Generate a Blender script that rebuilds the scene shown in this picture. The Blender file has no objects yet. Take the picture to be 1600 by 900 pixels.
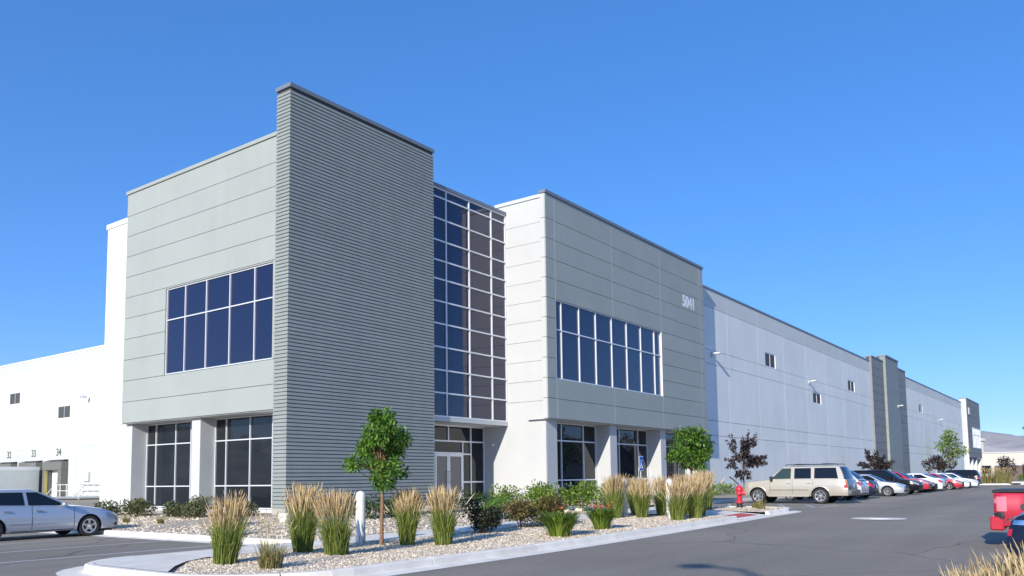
import bpy, bmesh, math, random
import numpy as np
from mathutils import Vector, Matrix
R = math.radians
random.seed(5)
S = bpy.context.scene
COL = S.collection

# ------------------------------------------------------------------ camera
cam = bpy.data.cameras.new('camera')
cam.sensor_width = 36; cam.sensor_fit = 'HORIZONTAL'
cam.lens = 28.809; cam.shift_y = 0.1156
cam.clip_start = 0.1; cam.clip_end = 30000
camo = bpy.data.objects.new('camera', cam); COL.objects.link(camo)
_r = Vector((0.59123637, -0.80640558, -0.01223092)); _u = Vector((-0.06374481, -0.06184336, 0.99604819)); _f = Vector((0.80397522, 0.58812025, 0.08796822))
M4 = Matrix.Identity(4)
for i in range(3):
    M4[i][0] = _r[i]; M4[i][1] = _u[i]; M4[i][2] = -_f[i]
M4[0][3], M4[1][3], M4[2][3] = -18.832, -23.772, 1.6
camo.matrix_world = M4
S.camera = camo

# ------------------------------------------------------------------ light
SUN_D = Vector((5.8, 1.22, -2.4)).normalized()          # the way the light travels
sl = bpy.data.lights.new('sun', 'SUN'); sl.energy = 2.5; sl.angle = R(0.53); sl.color = (1.0, 0.945, 0.85)
so = bpy.data.objects.new('sun', sl); COL.objects.link(so)
so.rotation_euler = SUN_D.to_track_quat('-Z', 'Y').to_euler(); so.location = (-60, -20, 40)
W = bpy.data.worlds.new('World'); S.world = W; W.use_nodes = True
wn = W.node_tree; wn.nodes.clear()
sky = wn.nodes.new('ShaderNodeTexSky'); sky.sky_type = 'NISHITA'; sky.sun_disc = False
sky.sun_elevation = math.asin(-SUN_D.z); sky.sun_rotation = math.atan2(-SUN_D.x, -SUN_D.y)
sky.altitude = 1300; sky.air_density = 0.45; sky.dust_density = 0.0; sky.ozone_density = 2.0
bg = wn.nodes.new('ShaderNodeBackground'); bg.inputs['Strength'].default_value = 0.15
wo = wn.nodes.new('ShaderNodeOutputWorld')
hsv = wn.nodes.new('ShaderNodeHueSaturation'); hsv.inputs['Saturation'].default_value = 1.63; hsv.inputs['Hue'].default_value = 0.51; hsv.inputs['Value'].default_value = 1.45
gam = wn.nodes.new('ShaderNodeGamma'); gam.inputs['Gamma'].default_value = 0.6
wn.links.new(sky.outputs[0], gam.inputs['Color']); wn.links.new(gam.outputs[0], hsv.inputs['Color']); wn.links.new(hsv.outputs[0], bg.inputs[0]); wn.links.new(bg.outputs[0], wo.inputs[0])
S.view_settings.view_transform = 'Standard'; S.view_settings.look = 'None'
S.view_settings.exposure = 1.22; S.view_settings.gamma = 1

# ------------------------------------------------------------------ materials
def mat(name, col, rough=0.6, metal=0.0, var=0.0, scale=1.0, bump=0.0, bscale=40.0, coat=0.0, spec=0.5, island=0.0, trans=0.0, ior=1.5, var2=0.0, scale2=0.15, col2=None):
    m = bpy.data.materials.new(name); m.use_nodes = True
    n = m.node_tree; b = n.nodes['Principled BSDF']; L = n.links
    b.inputs['Base Color'].default_value = (*col, 1); b.inputs['Roughness'].default_value = rough
    b.inputs['Metallic'].default_value = metal; b.inputs['IOR'].default_value = ior
    b.inputs['Coat Weight'].default_value = coat; b.inputs['Coat Roughness'].default_value = 0.03
    b.inputs['Specular IOR Level'].default_value = spec
    geo = n.nodes.new('ShaderNodeNewGeometry')
    cur = None
    def mixin(fac_socket, lo, hi, prev):
        mp = n.nodes.new('ShaderNodeMapRange'); mp.inputs['To Min'].default_value = lo; mp.inputs['To Max'].default_value = hi
        L.new(fac_socket, mp.inputs['Value'])
        if prev is None: return mp.outputs[0]
        mu = n.nodes.new('ShaderNodeMath'); mu.operation = 'MULTIPLY'
        L.new(prev, mu.inputs[0]); L.new(mp.outputs[0], mu.inputs[1]); return mu.outputs[0]
    if var:
        t = n.nodes.new('ShaderNodeTexNoise'); t.inputs['Scale'].default_value = scale; t.inputs['Detail'].default_value = 6
        L.new(geo.outputs['Position'], t.inputs['Vector'])
        mp = n.nodes.new('ShaderNodeMapRange'); mp.inputs['From Min'].default_value = .3; mp.inputs['From Max'].default_value = .7
        L.new(t.outputs['Fac'], mp.inputs['Value']); cur = mixin(mp.outputs[0], 1 - var, 1 + var, cur)
    if var2:
        t = n.nodes.new('ShaderNodeTexNoise'); t.inputs['Scale'].default_value = scale2; t.inputs['Detail'].default_value = 4
        L.new(geo.outputs['Position'], t.inputs['Vector'])
        mp = n.nodes.new('ShaderNodeMapRange'); mp.inputs['From Min'].default_value = .3; mp.inputs['From Max'].default_value = .7
        L.new(t.outputs['Fac'], mp.inputs['Value']); cur = mixin(mp.outputs[0], 1 - var2, 1 + var2, cur)
    if island:
        cur = mixin(geo.outputs['Random Per Island'], 1 - island, 1 + island, cur)
    colsock = None
    if col2 is not None:
        mc = n.nodes.new('ShaderNodeMix'); mc.data_type = 'RGBA'
        mc.inputs[6].default_value = (*col, 1); mc.inputs[7].default_value = (*col2, 1)
        L.new(geo.outputs['Random Per Island'], mc.inputs[0]); colsock = mc.outputs[2]
    if cur is not None or colsock is not None:
        hs = n.nodes.new('ShaderNodeHueSaturation'); hs.inputs['Color'].default_value = (*col, 1)
        if colsock is not None: L.new(colsock, hs.inputs['Color'])
        if cur is not None: L.new(cur, hs.inputs['Value'])
        colsock = hs.outputs[0]; L.new(colsock, b.inputs['Base Color'])
    if bump:
        t = n.nodes.new('ShaderNodeTexNoise'); t.inputs['Scale'].default_value = bscale; t.inputs['Detail'].default_value = 5
        L.new(geo.outputs['Position'], t.inputs['Vector'])
        bp = n.nodes.new('ShaderNodeBump'); bp.inputs['Strength'].default_value = bump; bp.inputs['Distance'].default_value = 0.02
        L.new(t.outputs['Fac'], bp.inputs['Height']); L.new(bp.outputs[0], b.inputs['Normal'])
    if trans:
        tr = n.nodes.new('ShaderNodeBsdfTranslucent'); tr.inputs[0].default_value = (*col, 1)
        if colsock is not None: L.new(colsock, tr.inputs[0])
        mx = n.nodes.new('ShaderNodeMixShader'); mx.inputs[0].default_value = trans
        L.new(b.outputs[0], mx.inputs[1]); L.new(tr.outputs[0], mx.inputs[2])
        L.new(mx.outputs[0], n.nodes['Material Output'].inputs[0])
    return m

M = {}
M['white'] = mat('white_wall', (.80, .82, .80), .75, var=.03, scale=.5, bump=.08, bscale=30)
M['lgrey'] = mat('light_grey_wall', (.56, .58, .57), .75, var=.04, scale=.6, bump=.08, bscale=30)
M['block'] = mat('sage_grey_panel', (.355, .385, .355), .7, var=.04, scale=.5, bump=.08, bscale=30)
M['longw'] = mat('pale_blue_grey_panel', (.79, .81, .77), .75, var=.035, scale=.4, bump=.08, bscale=25, var2=.03, scale2=.1)
M['longt'] = mat('grey_top_panel', (.62, .65, .62), .75, var=.03, scale=.4, bump=.08, bscale=25)
M['dark'] = mat('dark_grey_panel', (.21, .225, .225), .7, var=.04, scale=.5, bump=.06)
M['siding'] = mat('siding_grey', (.27, .295, .275), .55, var=.05, scale=1.2, bump=.1, bscale=60, island=.04)
M['pale'] = mat('pale_entrance_wall', (.535, .54, .53), .75, var=.03, scale=.5, bump=.08, bscale=30)
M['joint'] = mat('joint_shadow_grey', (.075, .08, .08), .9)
M['caulk'] = mat('pale_joint_sealant', (.80, .80, .80), .8)
M['coping'] = mat('shaded_coping_metal', (.20, .235, .27), .5, metal=.2)  # trim metal with the shade of the drive-side copings put into its colour
M['alu'] = mat('clear_aluminium', (.80, .81, .83), .38, metal=.25)
M['glass'] = mat('tinted_glass', (.010, .014, .05), .015, ior=1.62, spec=.5)
M['glass2'] = mat('clear_dark_glass', (.012, .016, .02), .015, ior=1.5, spec=.5)
M['conc'] = mat('concrete', (.84, .78, .68), .85, var=.09, scale=2.5, bump=.25, bscale=60, var2=.06, scale2=.4)
M['plinth'] = mat('plinth_concrete', (.42, .40, .35), .85, var=.08, scale=3, bump=.25, bscale=50)
M['asph'] = mat('asphalt', (.278, .243, .196), .9, var=.12, scale=14, bump=.45, bscale=120, var2=.13, scale2=.13)
M['line'] = mat('road_paint', (.72, .73, .72), .7, var=.12, scale=8)
M['bluep'] = mat('worn_blue_paint', (.45, .55, .65), .7, var=.15, scale=6)
M['gravel'] = mat('gravel_ground', (.42, .36, .29), .9, var=.3, scale=30, bump=.8, bscale=30)
M['stones'] = mat('gravel_stones', (.50, .38, .26), .85, island=.3, col2=(.92, .78, .58))
M['dry'] = mat('dry_ground', (.33, .29, .21), .95, var=.2, scale=.02, var2=.15, scale2=.3)
M['hill'] = mat('arid_hillside', (.47, .40, .34), .95, var=.25, scale=.006, var2=.3, scale2=.0022)
M['redpad'] = mat('red_tactile', (.50, .10, .09), .8, var=.08, scale=5)
M['steel'] = mat('galvanised_steel', (.55, .56, .57), .45, metal=.7)
M['black'] = mat('black_rubber', (.02, .02, .021), .7)
M['plastic'] = mat('black_plastic', (.03, .03, .032), .5)
M['wpaint'] = mat('white_enamel', (.78, .78, .77), .4, var=.03, scale=4)
M['redpaint'] = mat('red_enamel', (.62, .03, .05), .35)
M['blue'] = mat('sign_blue', (.02, .10, .42), .4)
M['yellow'] = mat('yellow_pad', (.55, .42, .08), .6)
M['dockpad'] = mat('dock_pad_grey', (.16, .165, .15), .8)
M['trailer'] = mat('trailer_white', (.60, .64, .62), .4, var=.04, scale=1.5)
M['numeral'] = mat('dark_numeral', (.07, .08, .08), .6)
M['numw'] = mat('white_numeral', (.82, .83, .84), .5)
M['bark'] = mat('tan_bark', (.26, .15, .085), .9, var=.25, scale=20, bump=.5, bscale=60)
M['barkd'] = mat('dark_bark', (.09, .07, .06), .9, var=.2, scale=20)
M['leafg'] = mat('green_leaves', (.08, .20, .022), .5, trans=.4, island=.35, col2=(.17, .31, .04))
M['leafd'] = mat('dark_green_leaves', (.04, .085, .022), .5, trans=.3, island=.35, col2=(.075, .13, .03))
M['leafb'] = mat('bright_green_leaves', (.13, .24, .03), .5, trans=.4, island=.3, col2=(.27, .36, .05))
M['leafo'] = mat('olive_leaves', (.09, .115, .045), .6, trans=.3, island=.35, col2=(.17, .18, .075))
M['leafr'] = mat('green_and_russet_leaves', (.10, .15, .03), .5, trans=.3, island=.3, col2=(.27, .16, .07))
M['leafk'] = mat('very_dark_leaves', (.026, .036, .018), .6, trans=.15, island=.35, col2=(.05, .05, .028))
M['leafp'] = mat('purple_leaves', (.035, .022, .024), .5, trans=.2, island=.4, col2=(.075, .05, .05))
M['flower'] = mat('orange_flowers', (.45, .13, .05), .6, trans=.3, island=.2)
M['blade'] = mat('reed_blades', (.13, .23, .035), .6, trans=.4, island=.4, col2=(.38, .40, .10))
M['bladey'] = mat('yellow_blades', (.20, .19, .05), .6, trans=.35, island=.3, col2=(.38, .32, .12))
M['plume'] = mat('tan_plumes', (.68, .50, .26), .8, trans=.4, island=.25, col2=(.90, .74, .45))
M['plumeb'] = mat('straw_plumes', (.66, .50, .25), .8, trans=.4, island=.25, col2=(.84, .70, .42))
M['rim'] = mat('wheel_alloy', (.62, .63, .65), .3, metal=.8)
M['rimd'] = mat('wheel_dark', (.03, .03, .032), .6)  # dark dish behind the spokes
M['cglass'] = mat('car_glass', (.008, .010, .013), .03, ior=1.6)
M['cglassg'] = mat('car_glass_green', (.035, .055, .05), .03, ior=1.6)
M['lampc'] = mat('headlight_glass', (.30, .32, .32), .06, ior=1.7)
M['lampr'] = mat('tail_light_red', (.42, .015, .03), .12, coat=.5)
M['lampo'] = mat('amber_lens', (.55, .2, .03), .15, coat=.5)
M['chrome'] = mat('chrome', (.75, .76, .78), .12, metal=1)
M['plate'] = mat('plate_white', (.7, .71, .72), .5)
M['roofgrey'] = mat('roof_membrane', (.55, .55, .54), .9)
M['tan'] = mat('tan_building', (.62, .58, .50), .85, var=.04, scale=.3)
M['brick'] = mat('brown_facade', (.16, .12, .10), .9, var=.1, scale=1)
for _g in ('glass', 'glass2'):
    _n = M[_g].node_tree; _t = _n.nodes.new('ShaderNodeTexNoise'); _t.inputs['Scale'].default_value = .55
    _p = _n.nodes.new('ShaderNodeNewGeometry'); _n.links.new(_p.outputs['Position'], _t.inputs['Vector'])
    _b = _n.nodes.new('ShaderNodeBump'); _b.inputs['Strength'].default_value = .12; _b.inputs['Distance'].default_value = .05
    _n.links.new(_t.outputs['Fac'], _b.inputs['Height']); _n.links.new(_b.outputs[0], _n.nodes['Principled BSDF'].inputs['Normal'])
# asphalt: long wheel-worn bands along the drive, sealed cracks
_n = M['asph'].node_tree; _bs = _n.nodes['Principled BSDF']; _old = _bs.inputs['Base Color'].links[0].from_socket
_p = _n.nodes.new('ShaderNodeNewGeometry')
_m = _n.nodes.new('ShaderNodeMapping'); _m.inputs['Scale'].default_value = (.03, .55, 1); _n.links.new(_p.outputs['Position'], _m.inputs['Vector'])
_t = _n.nodes.new('ShaderNodeTexNoise'); _t.inputs['Scale'].default_value = 1.0; _t.inputs['Detail'].default_value = 3; _n.links.new(_m.outputs[0], _t.inputs['Vector'])
_r = _n.nodes.new('ShaderNodeMapRange'); _r.inputs['From Min'].default_value = .3; _r.inputs['From Max'].default_value = .7; _r.inputs['To Min'].default_value = .86; _r.inputs['To Max'].default_value = 1.12
_n.links.new(_t.outputs['Fac'], _r.inputs['Value'])
_v = _n.nodes.new('ShaderNodeTexNoise'); _v.inputs['Scale'].default_value = .35; _v.inputs['Detail'].default_value = 2; _n.links.new(_p.outputs['Position'], _v.inputs['Vector'])
_va = _n.nodes.new('ShaderNodeVectorMath'); _va.operation = 'MULTIPLY_ADD'; _va.inputs[1].default_value = (2.2, 2.2, 0); _n.links.new(_v.outputs['Color'], _va.inputs[0]); _n.links.new(_p.outputs['Position'], _va.inputs[2])
_w = _n.nodes.new('ShaderNodeTexVoronoi'); _w.feature = 'DISTANCE_TO_EDGE'; _w.inputs['Scale'].default_value = .13; _n.links.new(_va.outputs[0], _w.inputs['Vector'])
_c = _n.nodes.new('ShaderNodeMapRange'); _c.inputs['From Min'].default_value = .0015; _c.inputs['From Max'].default_value = .004; _c.inputs['To Min'].default_value = .55; _c.inputs['To Max'].default_value = 1.0
_n.links.new(_w.outputs['Distance'], _c.inputs['Value'])
_k = _n.nodes.new('ShaderNodeMath'); _k.operation = 'MULTIPLY'; _n.links.new(_r.outputs[0], _k.inputs[0]); _n.links.new(_c.outputs[0], _k.inputs[1])
_x = _n.nodes.new('ShaderNodeVectorMath'); _x.operation = 'SCALE'; _n.links.new(_old, _x.inputs[0]); _n.links.new(_k.outputs[0], _x.inputs['Scale']); _n.links.new(_x.outputs[0], _bs.inputs['Base Color'])
for _g, _a, _b in (('white', .02, .015), ('block', .022, .016), ('longw', .02, .022), ('longt', .02, .022), ('pale', .012, .012), ('dark', .03, .03), ('lgrey', .015, .02), ('siding', .03, .03), ('conc', .04, .0)):
    _n = M[_g].node_tree; _h = [q for q in _n.nodes if q.type == 'HUE_SAT'][0]; _old = _h.inputs['Value'].links[0].from_socket
    _p = _n.nodes.new('ShaderNodeNewGeometry'); _m = _n.nodes.new('ShaderNodeMapping'); _m.inputs['Scale'].default_value = (2.2, 2.2, .10); _n.links.new(_p.outputs['Position'], _m.inputs['Vector'])
    _t = _n.nodes.new('ShaderNodeTexNoise'); _t.inputs['Scale'].default_value = 1; _t.inputs['Detail'].default_value = 5; _n.links.new(_m.outputs[0], _t.inputs['Vector'])
    _r = _n.nodes.new('ShaderNodeMapRange'); _r.inputs['From Min'].default_value = .35; _r.inputs['From Max'].default_value = .65; _r.inputs['To Min'].default_value = 1 - _b; _r.inputs['To Max'].default_value = 1 + _b * .6; _n.links.new(_t.outputs['Fac'], _r.inputs['Value'])
    _o = _n.nodes.new('ShaderNodeObjectInfo'); _q = _n.nodes.new('ShaderNodeMapRange'); _q.inputs['To Min'].default_value = 1 - _a; _q.inputs['To Max'].default_value = 1 + _a; _n.links.new(_o.outputs['Random'], _q.inputs['Value'])
    _k = _n.nodes.new('ShaderNodeMath'); _k.operation = 'MULTIPLY'; _n.links.new(_r.outputs[0], _k.inputs[0]); _n.links.new(_q.outputs[0], _k.inputs[1])
    _j = _n.nodes.new('ShaderNodeMath'); _j.operation = 'MULTIPLY'; _n.links.new(_old, _j.inputs[0]); _n.links.new(_k.outputs[0], _j.inputs[1]); _n.links.new(_j.outputs[0], _h.inputs['Value'])
def paint(name, col, metal=.35, rough=.32): return mat(name, col, rough, metal=metal, coat=.8)

# ------------------------------------------------------------------ mesh helpers
class MB:
    def __init__(s): s.v = []; s.f = []; s.mi = []; s.cm = 0
    def add(s, vs, fs):
        o = len(s.v); s.v += [tuple(p) for p in vs]; s.f += [tuple(i + o for i in f) for f in fs]; s.mi += [s.cm] * len(fs); return s
    def box(s, x0, x1, y0, y1, z0, z1):
        return s.add([(x0,y0,z0),(x1,y0,z0),(x1,y1,z0),(x0,y1,z0),(x0,y0,z1),(x1,y0,z1),(x1,y1,z1),(x0,y1,z1)],
                     [(0,3,2,1),(4,5,6,7),(0,1,5,4),(1,2,6,5),(2,3,7,6),(3,0,4,7)])
    def bbox(s, x0, x1, y0, y1, z0, z1, b=.01):          # box with its edges taken off
        v = []; 
        xs, ys, zs = (x0, x1), (y0, y1), (z0, z1)
        bm = bmesh.new(); bmesh.ops.create_cube(bm, size=1)
        for q in bm.verts: q.co = Vector((xs[q.co.x > 0], ys[q.co.y > 0], zs[q.co.z > 0]))
        bmesh.ops.bevel(bm, geom=list(bm.edges), offset=b, segments=1, affect='EDGES')
        bm.verts.index_update()
        s.add([tuple(q.co) for q in bm.verts], [[q.index for q in f.verts] for f in bm.faces]); bm.free(); return s
    def quad(s, a, b, c, d): return s.add([a, b, c, d], [(0,1,2,3)])
    def grid(s, rows, flip=False):
        n = len(rows[0]); vs = [p for r in rows for p in r]; fs = []
        for i in range(len(rows) - 1):
            for j in range(n - 1):
                q = (i*n+j, i*n+j+1, (i+1)*n+j+1, (i+1)*n+j); fs.append(q[::-1] if flip else q)
        return s.add(vs, fs)
    def tube(s, pts, rad, n=8, cap=True):
        pts = [Vector(p) for p in pts]
        if not hasattr(rad, '__len__'): rad = [rad] * len(pts)
        rows = []
        for i, p in enumerate(pts):
            t = (pts[min(i+1, len(pts)-1)] - pts[max(i-1, 0)]).normalized()
            a = t.orthogonal().normalized() if abs(t.z) > .9 else t.cross(Vector((0,0,1))).normalized()
            b = t.cross(a)
            rows.append([tuple(p + (a*math.cos(2*math.pi*k/n) + b*math.sin(2*math.pi*k/n)) * rad[i]) for k in range(n)])
        vs = [q for r in rows for q in r]; fs = []
        for i in range(len(rows) - 1):
            for k in range(n):
                fs.append((i*n+k, i*n+(k+1) % n, (i+1)*n+(k+1) % n, (i+1)*n+k))
        if cap: fs += [tuple(range(n))[::-1], tuple((len(rows)-1)*n + k for k in range(n))]
        return s.add(vs, fs)
    def lathe(s, prof, c=(0,0,0), n=24, axis='z'):
        vs = []; fs = []
        for r, h in prof:
            for k in range(n):
                a = 2*math.pi*k/n; p = (r*math.cos(a), r*math.sin(a), h)
                if axis == 'y': p = (p[0], p[2], p[1])
                if axis == 'x': p = (p[2], p[0], p[1])
                vs.append((p[0]+c[0], p[1]+c[1], p[2]+c[2]))
        for i in range(len(prof) - 1):
            for k in range(n):
                q = (i*n+k, i*n+(k+1) % n, (i+1)*n+(k+1) % n, (i+1)*n+k)
                fs.append(q if axis != 'y' else q[::-1])
        return s.add(vs, fs)
    def build(s, name, mats, parent=None, smooth=None, loc=None):
        me = bpy.data.meshes.new(name)
        me.from_pydata(s.v, [], s.f)
        if not isinstance(mats, (list, tuple)): mats = [mats]
        for m in mats: me.materials.append(m)
        if len(mats) > 1: me.polygons.foreach_set('material_index', s.mi)
        if smooth:
            me.polygons.foreach_set('use_smooth', [True] * len(me.polygons)); me.set_sharp_from_angle(angle=R(smooth))
        me.update()
        o = bpy.data.objects.new(name, me); COL.objects.link(o)
        if parent: o.parent = parent
        if loc: o.location = loc
        return o
def npmesh(name, v, f, m, parent=None):
    """v (N,3), f (F,k) arrays"""
    me = bpy.data.meshes.new(name); v = np.asarray(v, np.float32); f = np.asarray(f, np.int32)
    k = f.shape[1]
    me.vertices.add(len(v)); me.vertices.foreach_set('co', v.ravel())
    me.loops.add(f.size); me.loops.foreach_set('vertex_index', f.ravel())
    me.polygons.add(len(f)); me.polygons.foreach_set('loop_start', np.arange(0, f.size, k, dtype=np.int32))
    me.materials.append(m); me.update(calc_edges=True); me.validate()
    o = bpy.data.objects.new(name, me); COL.objects.link(o)
    if parent: o.parent = parent
    return o
def tag(o, label, cat, group=None):
    o['label'] = label; o['category'] = cat
    if group: o['group'] = group
    return o
def structure(o): o['kind'] = 'structure'; return o
def stuff(o): o['kind'] = 'stuff'; return o
def empty(name, loc=(0,0,0), rz=0):
    o = bpy.data.objects.new(name, None); o.empty_display_size = .2; COL.objects.link(o); o.location = loc; o.rotation_euler = (0,0,rz); return o
def copy_tree(o, parent=None):
    c = o.copy(); COL.objects.link(c)
    if parent: c.parent = parent
    for ch in list(o.children): copy_tree(ch, c)
    return c
def text_mesh(name, body, m, size, depth, mw, parent, xs=1.0, bold=0.0):
    cu = bpy.data.curves.new(name, 'FONT'); cu.body = body; cu.size = size; cu.extrude = depth; cu.offset = bold
    t = bpy.data.objects.new(name, cu); COL.objects.link(t)
    dg = bpy.context.evaluated_depsgraph_get(); dg.update()
    me = bpy.data.meshes.new_from_object(t.evaluated_get(dg))
    bpy.data.objects.remove(t); me.name = name
    me.transform(Matrix.Diagonal((xs, 1, 1, 1))); me.transform(mw); me.materials.clear(); me.materials.append(m)
    o = bpy.data.objects.new(name, me); COL.objects.link(o); o.parent = parent; return o

def g(x):                                                # the lot climbs 20 cm towards the far end
    t = min(1, max(0, (x + 6) / 26.)); return .2 * t * t * (3 - 2 * t)
def xsteps(x0, x1, st=1.5):
    n = max(1, int(math.ceil((x1 - x0) / st)))
    return [x0 + (x1 - x0) * i / n for i in range(n + 1)]

# ================================================================== SETTING: ground
mb = MB()
GX = [-9000, -2000, -300, -60] + xsteps(-40, 25, 2.5) + [60, 120, 300, 1000, 3000, 12000]
mb.grid([[(x, y, g(x) - .03) for x in GX] for y in (-9000, -1500, -300, -60, 0, 60, 300, 1500, 9000)])
structure(mb.build('ground', M['dry']))
mb = MB()
AX = [-60] + xsteps(-40, 25, 2.5) + [60, 120, 180, 260]
mb.grid([[(x, y, g(x)) for x in AX] for y in (-70, -40, -20, -13, 0, 30, 95)])
structure(mb.build('asphalt_lot', M['asph']))

# hills round the valley
def hills():
    from mathutils import noise
    rs = [4500 + 150 * i for i in range(24)]; NA = 540; v = []
    for i, r in enumerate(rs):
        u = i / 23; t = max(0, min(1, u * 1.7)) ** 1.1 if u < .8 else max(0, 1 - (u - .8) * 3)
        for k in range(NA):
            a = 2 * math.pi * k / NA; x, y = r * math.sin(a), r * math.cos(a)
            p = Vector((x * .0016, y * .0016, 3.1))
            n = noise.ridged_multi_fractal(p, 1.0, 2.1, 5, 1.0, 2.0) * .5
            A = math.degrees(a); d = abs((A - 81 + 180) % 360 - 180)
            base = 315 if d < 60 else 420 if 200 < A < 330 else 260
            lo = noise.noise(Vector((math.sin(a) * 4, math.cos(a) * 4, 9.2)))
            h = base * t * (.48 + .34 * lo + .46 * n) * (r / 5600)
            v.append((x, y, max(0, h) - (8 if i == 0 else 0)))
    f = []
    for i in range(len(rs) - 1):
        for k in range(NA): f.append((i*NA+k, i*NA+(k+1) % NA, (i+1)*NA+(k+1) % NA, (i+1)*NA+k))
    o = npmesh('hills', v, f, M['hill']); structure(o)
    o.data.polygons.foreach_set('use_smooth', [True] * len(o.data.polygons))
hills()

# the valley air
hz_ = MB(); hz_.box(-9800, 9800, -9800, 9800, -9.5, 620)
hzm = bpy.data.materials.new('valley_air'); hzm.use_nodes = True; hn = hzm.node_tree; hn.nodes.clear()
ho = hn.nodes.new('ShaderNodeOutputMaterial'); hv = hn.nodes.new('ShaderNodeVolumePrincipled')
hv.inputs['Color'].default_value = (.93, .95, 1.0, 1); hv.inputs['Density'].default_value = 6e-5; hv.inputs['Anisotropy'].default_value = .2
hn.links.new(hv.outputs[0], ho.inputs['Volume'])
HAZE = stuff(hz_.build('haze', hzm))
# ------------------------------------------------------------------ kerbs and walks
KH = .15
def kerb_run(pts, w=.16, gut=.45, side=1, seg=3.0, name='kerb', gutter=True):
    """pts: polyline of the kerb's street face, bed on the left when side=+1"""
    P = [Vector(p) for p in pts]
    # resample
    out = [P[0]]
    for a, b in zip(P[:-1], P[1:]):
        n = max(1, int(round((b - a).length / .5)))
        for i in range(1, n + 1): out.append(a + (b - a) * i / n)
    nrm = []
    for i in range(len(out)):
        t = (out[min(i+1, len(out)-1)] - out[max(i-1, 0)]).normalized(); nrm.append(Vector((-t.y, t.x)) * side)
    root = structure(empty(name, (out[0].x, out[0].y, 0)))
    prof = [(0, -.05), (.0, .0), (.015, KH - .025), (.035, KH - .004), (w, KH), (w, -.05)]
    L = 0; cur = [0]; segs = []
    for i in range(1, len(out)):
        L += (out[i] - out[i-1]).length; cur.append(i)
        if L >= seg or i == len(out) - 1: segs.append(cur); cur = [i]; L = 0
    for sg in segs:
        mbk = MB(); rows = []
        for j, i in enumerate(sg):
            p, n = out[i].copy(), nrm[i]
            t = Vector((n.y, -n.x)) * side
            if j == 0: p = p + t * .012
            if j == len(sg) - 1: p = p - t * .012
            rows.append([(p.x + n.x*o, p.y + n.y*o, g(p.x) + h) for o, h in prof])
        mbk.grid(rows, flip=(side > 0))
        mbk.add(rows[0], [tuple(range(len(prof)))]); mbk.add(rows[-1], [tuple(range(len(prof)))[::-1]])
        o = mbk.build('kerb_stone', M['conc'], root); o.location = (-out[0].x, -out[0].y, 0)
    if gutter:
        mg = MB(); mg.grid([[(p.x + n.x*.01, p.y + n.y*.01, g(p.x) + .012), (p.x - n.x*gut, p.y - n.y*gut, g(p.x) + .004)] for p, n in zip(out, nrm)], flip=False)
        o = mg.build('gutter', M['conc'], root); o.location = (-out[0].x, -out[0].y, 0)
def arc(cx, cy, r, a0, a1, n=8): return [(cx + r*math.cos(R(a0 + (a1-a0)*i/n)), cy + r*math.sin(R(a0 + (a1-a0)*i/n))) for i in range(n+1)]
YK = -13.42; YW0, YW1 = -9.35, -7.65; XB = -5.5; XE = 14.9
# outer kerb: from the building strip, round the island's west tip, east along the drive
isl = [(XB, 15.4), (XB, YW1)]
k1 = [(-9.9, YW1 + .02)] + arc(-9.9, YW1 - 1.5, 1.5, 90, 180, 6)[1:] + arc(-9.2, YK + 2.2, 2.2, 180, 270, 8) + [(8.1, YK)]
kerb_run(k1, side=1, name='kerb')
kerb_run(isl, side=1, name='kerb')
k3 = [(11.3, YK), (13.4, YK)] + arc(13.4, YK + 1.5, 1.5, 270, 360, 8)[1:] + [(XE, -9.6)]
kerb_run(k3, side=1, name='kerb', gutter=True)
k4 = [(XE + .3, -7.0), (26, -7.0), (60, -7.0), (90, -7.0)]
kerb_run(k4, side=1, seg=6, name='kerb', gutter=False)
k5 = [(91, -7.0), (91, -13.6), (93, -15.2), (99, -15.2)]
kerb_run(k5, side=1, seg=6, name='kerb', gutter=True)
# gutter across the ramp
mg = MB(); mg.grid([[(x, YK, g(x) + .014), (x, YK - .45, g(x) + .005)] for x in xsteps(8.1, 11.3, .8)]); structure(mg.build('gutter', M['conc']))
# ramp and its red plate
mr = MB(); mr.grid([[(x, y, g(x) + .016 + (KH - .01) * min(1, (y - YK) / 1.9)) for x in xsteps(8.15, 11.25, .8)] for y in (YK, YK + .95, YK + 1.9, YW0 - .02)]); structure(mr.build('kerb_ramp', M['conc']))
mr = MB(); zr = lambda x, y: g(x) + .022 + (KH - .01) * min(1, (y - YK) / 1.9)
mr.grid([[(x, y, zr(x, y)) for x in xsteps(8.6, 10.8, .6)] for y in (YK + .25, YK + .9)])
for i in range(15):
    for j in range(4):
        x = 8.7 + i * .145; y = YK + .32 + j * .16
        mr.lathe([(.035, zr(x, y)), (.022, zr(x, y) + .008), (0.001, zr(x, y) + .008)], (x, y, 0), n=6)
structure(mr.build('tactile_paving', M['redpad']))

# sidewalk slabs (each slab a piece)
walk = structure(empty('sidewalk', (0, 0, 0)))
def slab(x0, x1, y0, y1, h=KH, wname=walk):
    m_ = MB(); gp = .008
    vs = []
    for (x, y) in ((x0+gp, y0+gp), (x1-gp, y0+gp), (x1-gp, y1-gp), (x0+gp, y1-gp)):
        vs.append((x, y, g(x) + h))
    vs2 = [(a, b, c - .1) for a, b, c in vs]
    m_.add(vs + vs2, [(0,1,2,3), (4,5,1,0), (5,6,2,1), (6,7,3,2), (7,4,0,3)])
    return m_.build('slab', M['conc'], wname)
x = -9.2
while x < 15.0: slab(x, min(x + 1.6, 15.0), YW0, YW1 - (.0 if x > XB else .17), h=KH + .004); x += 1.6
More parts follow.
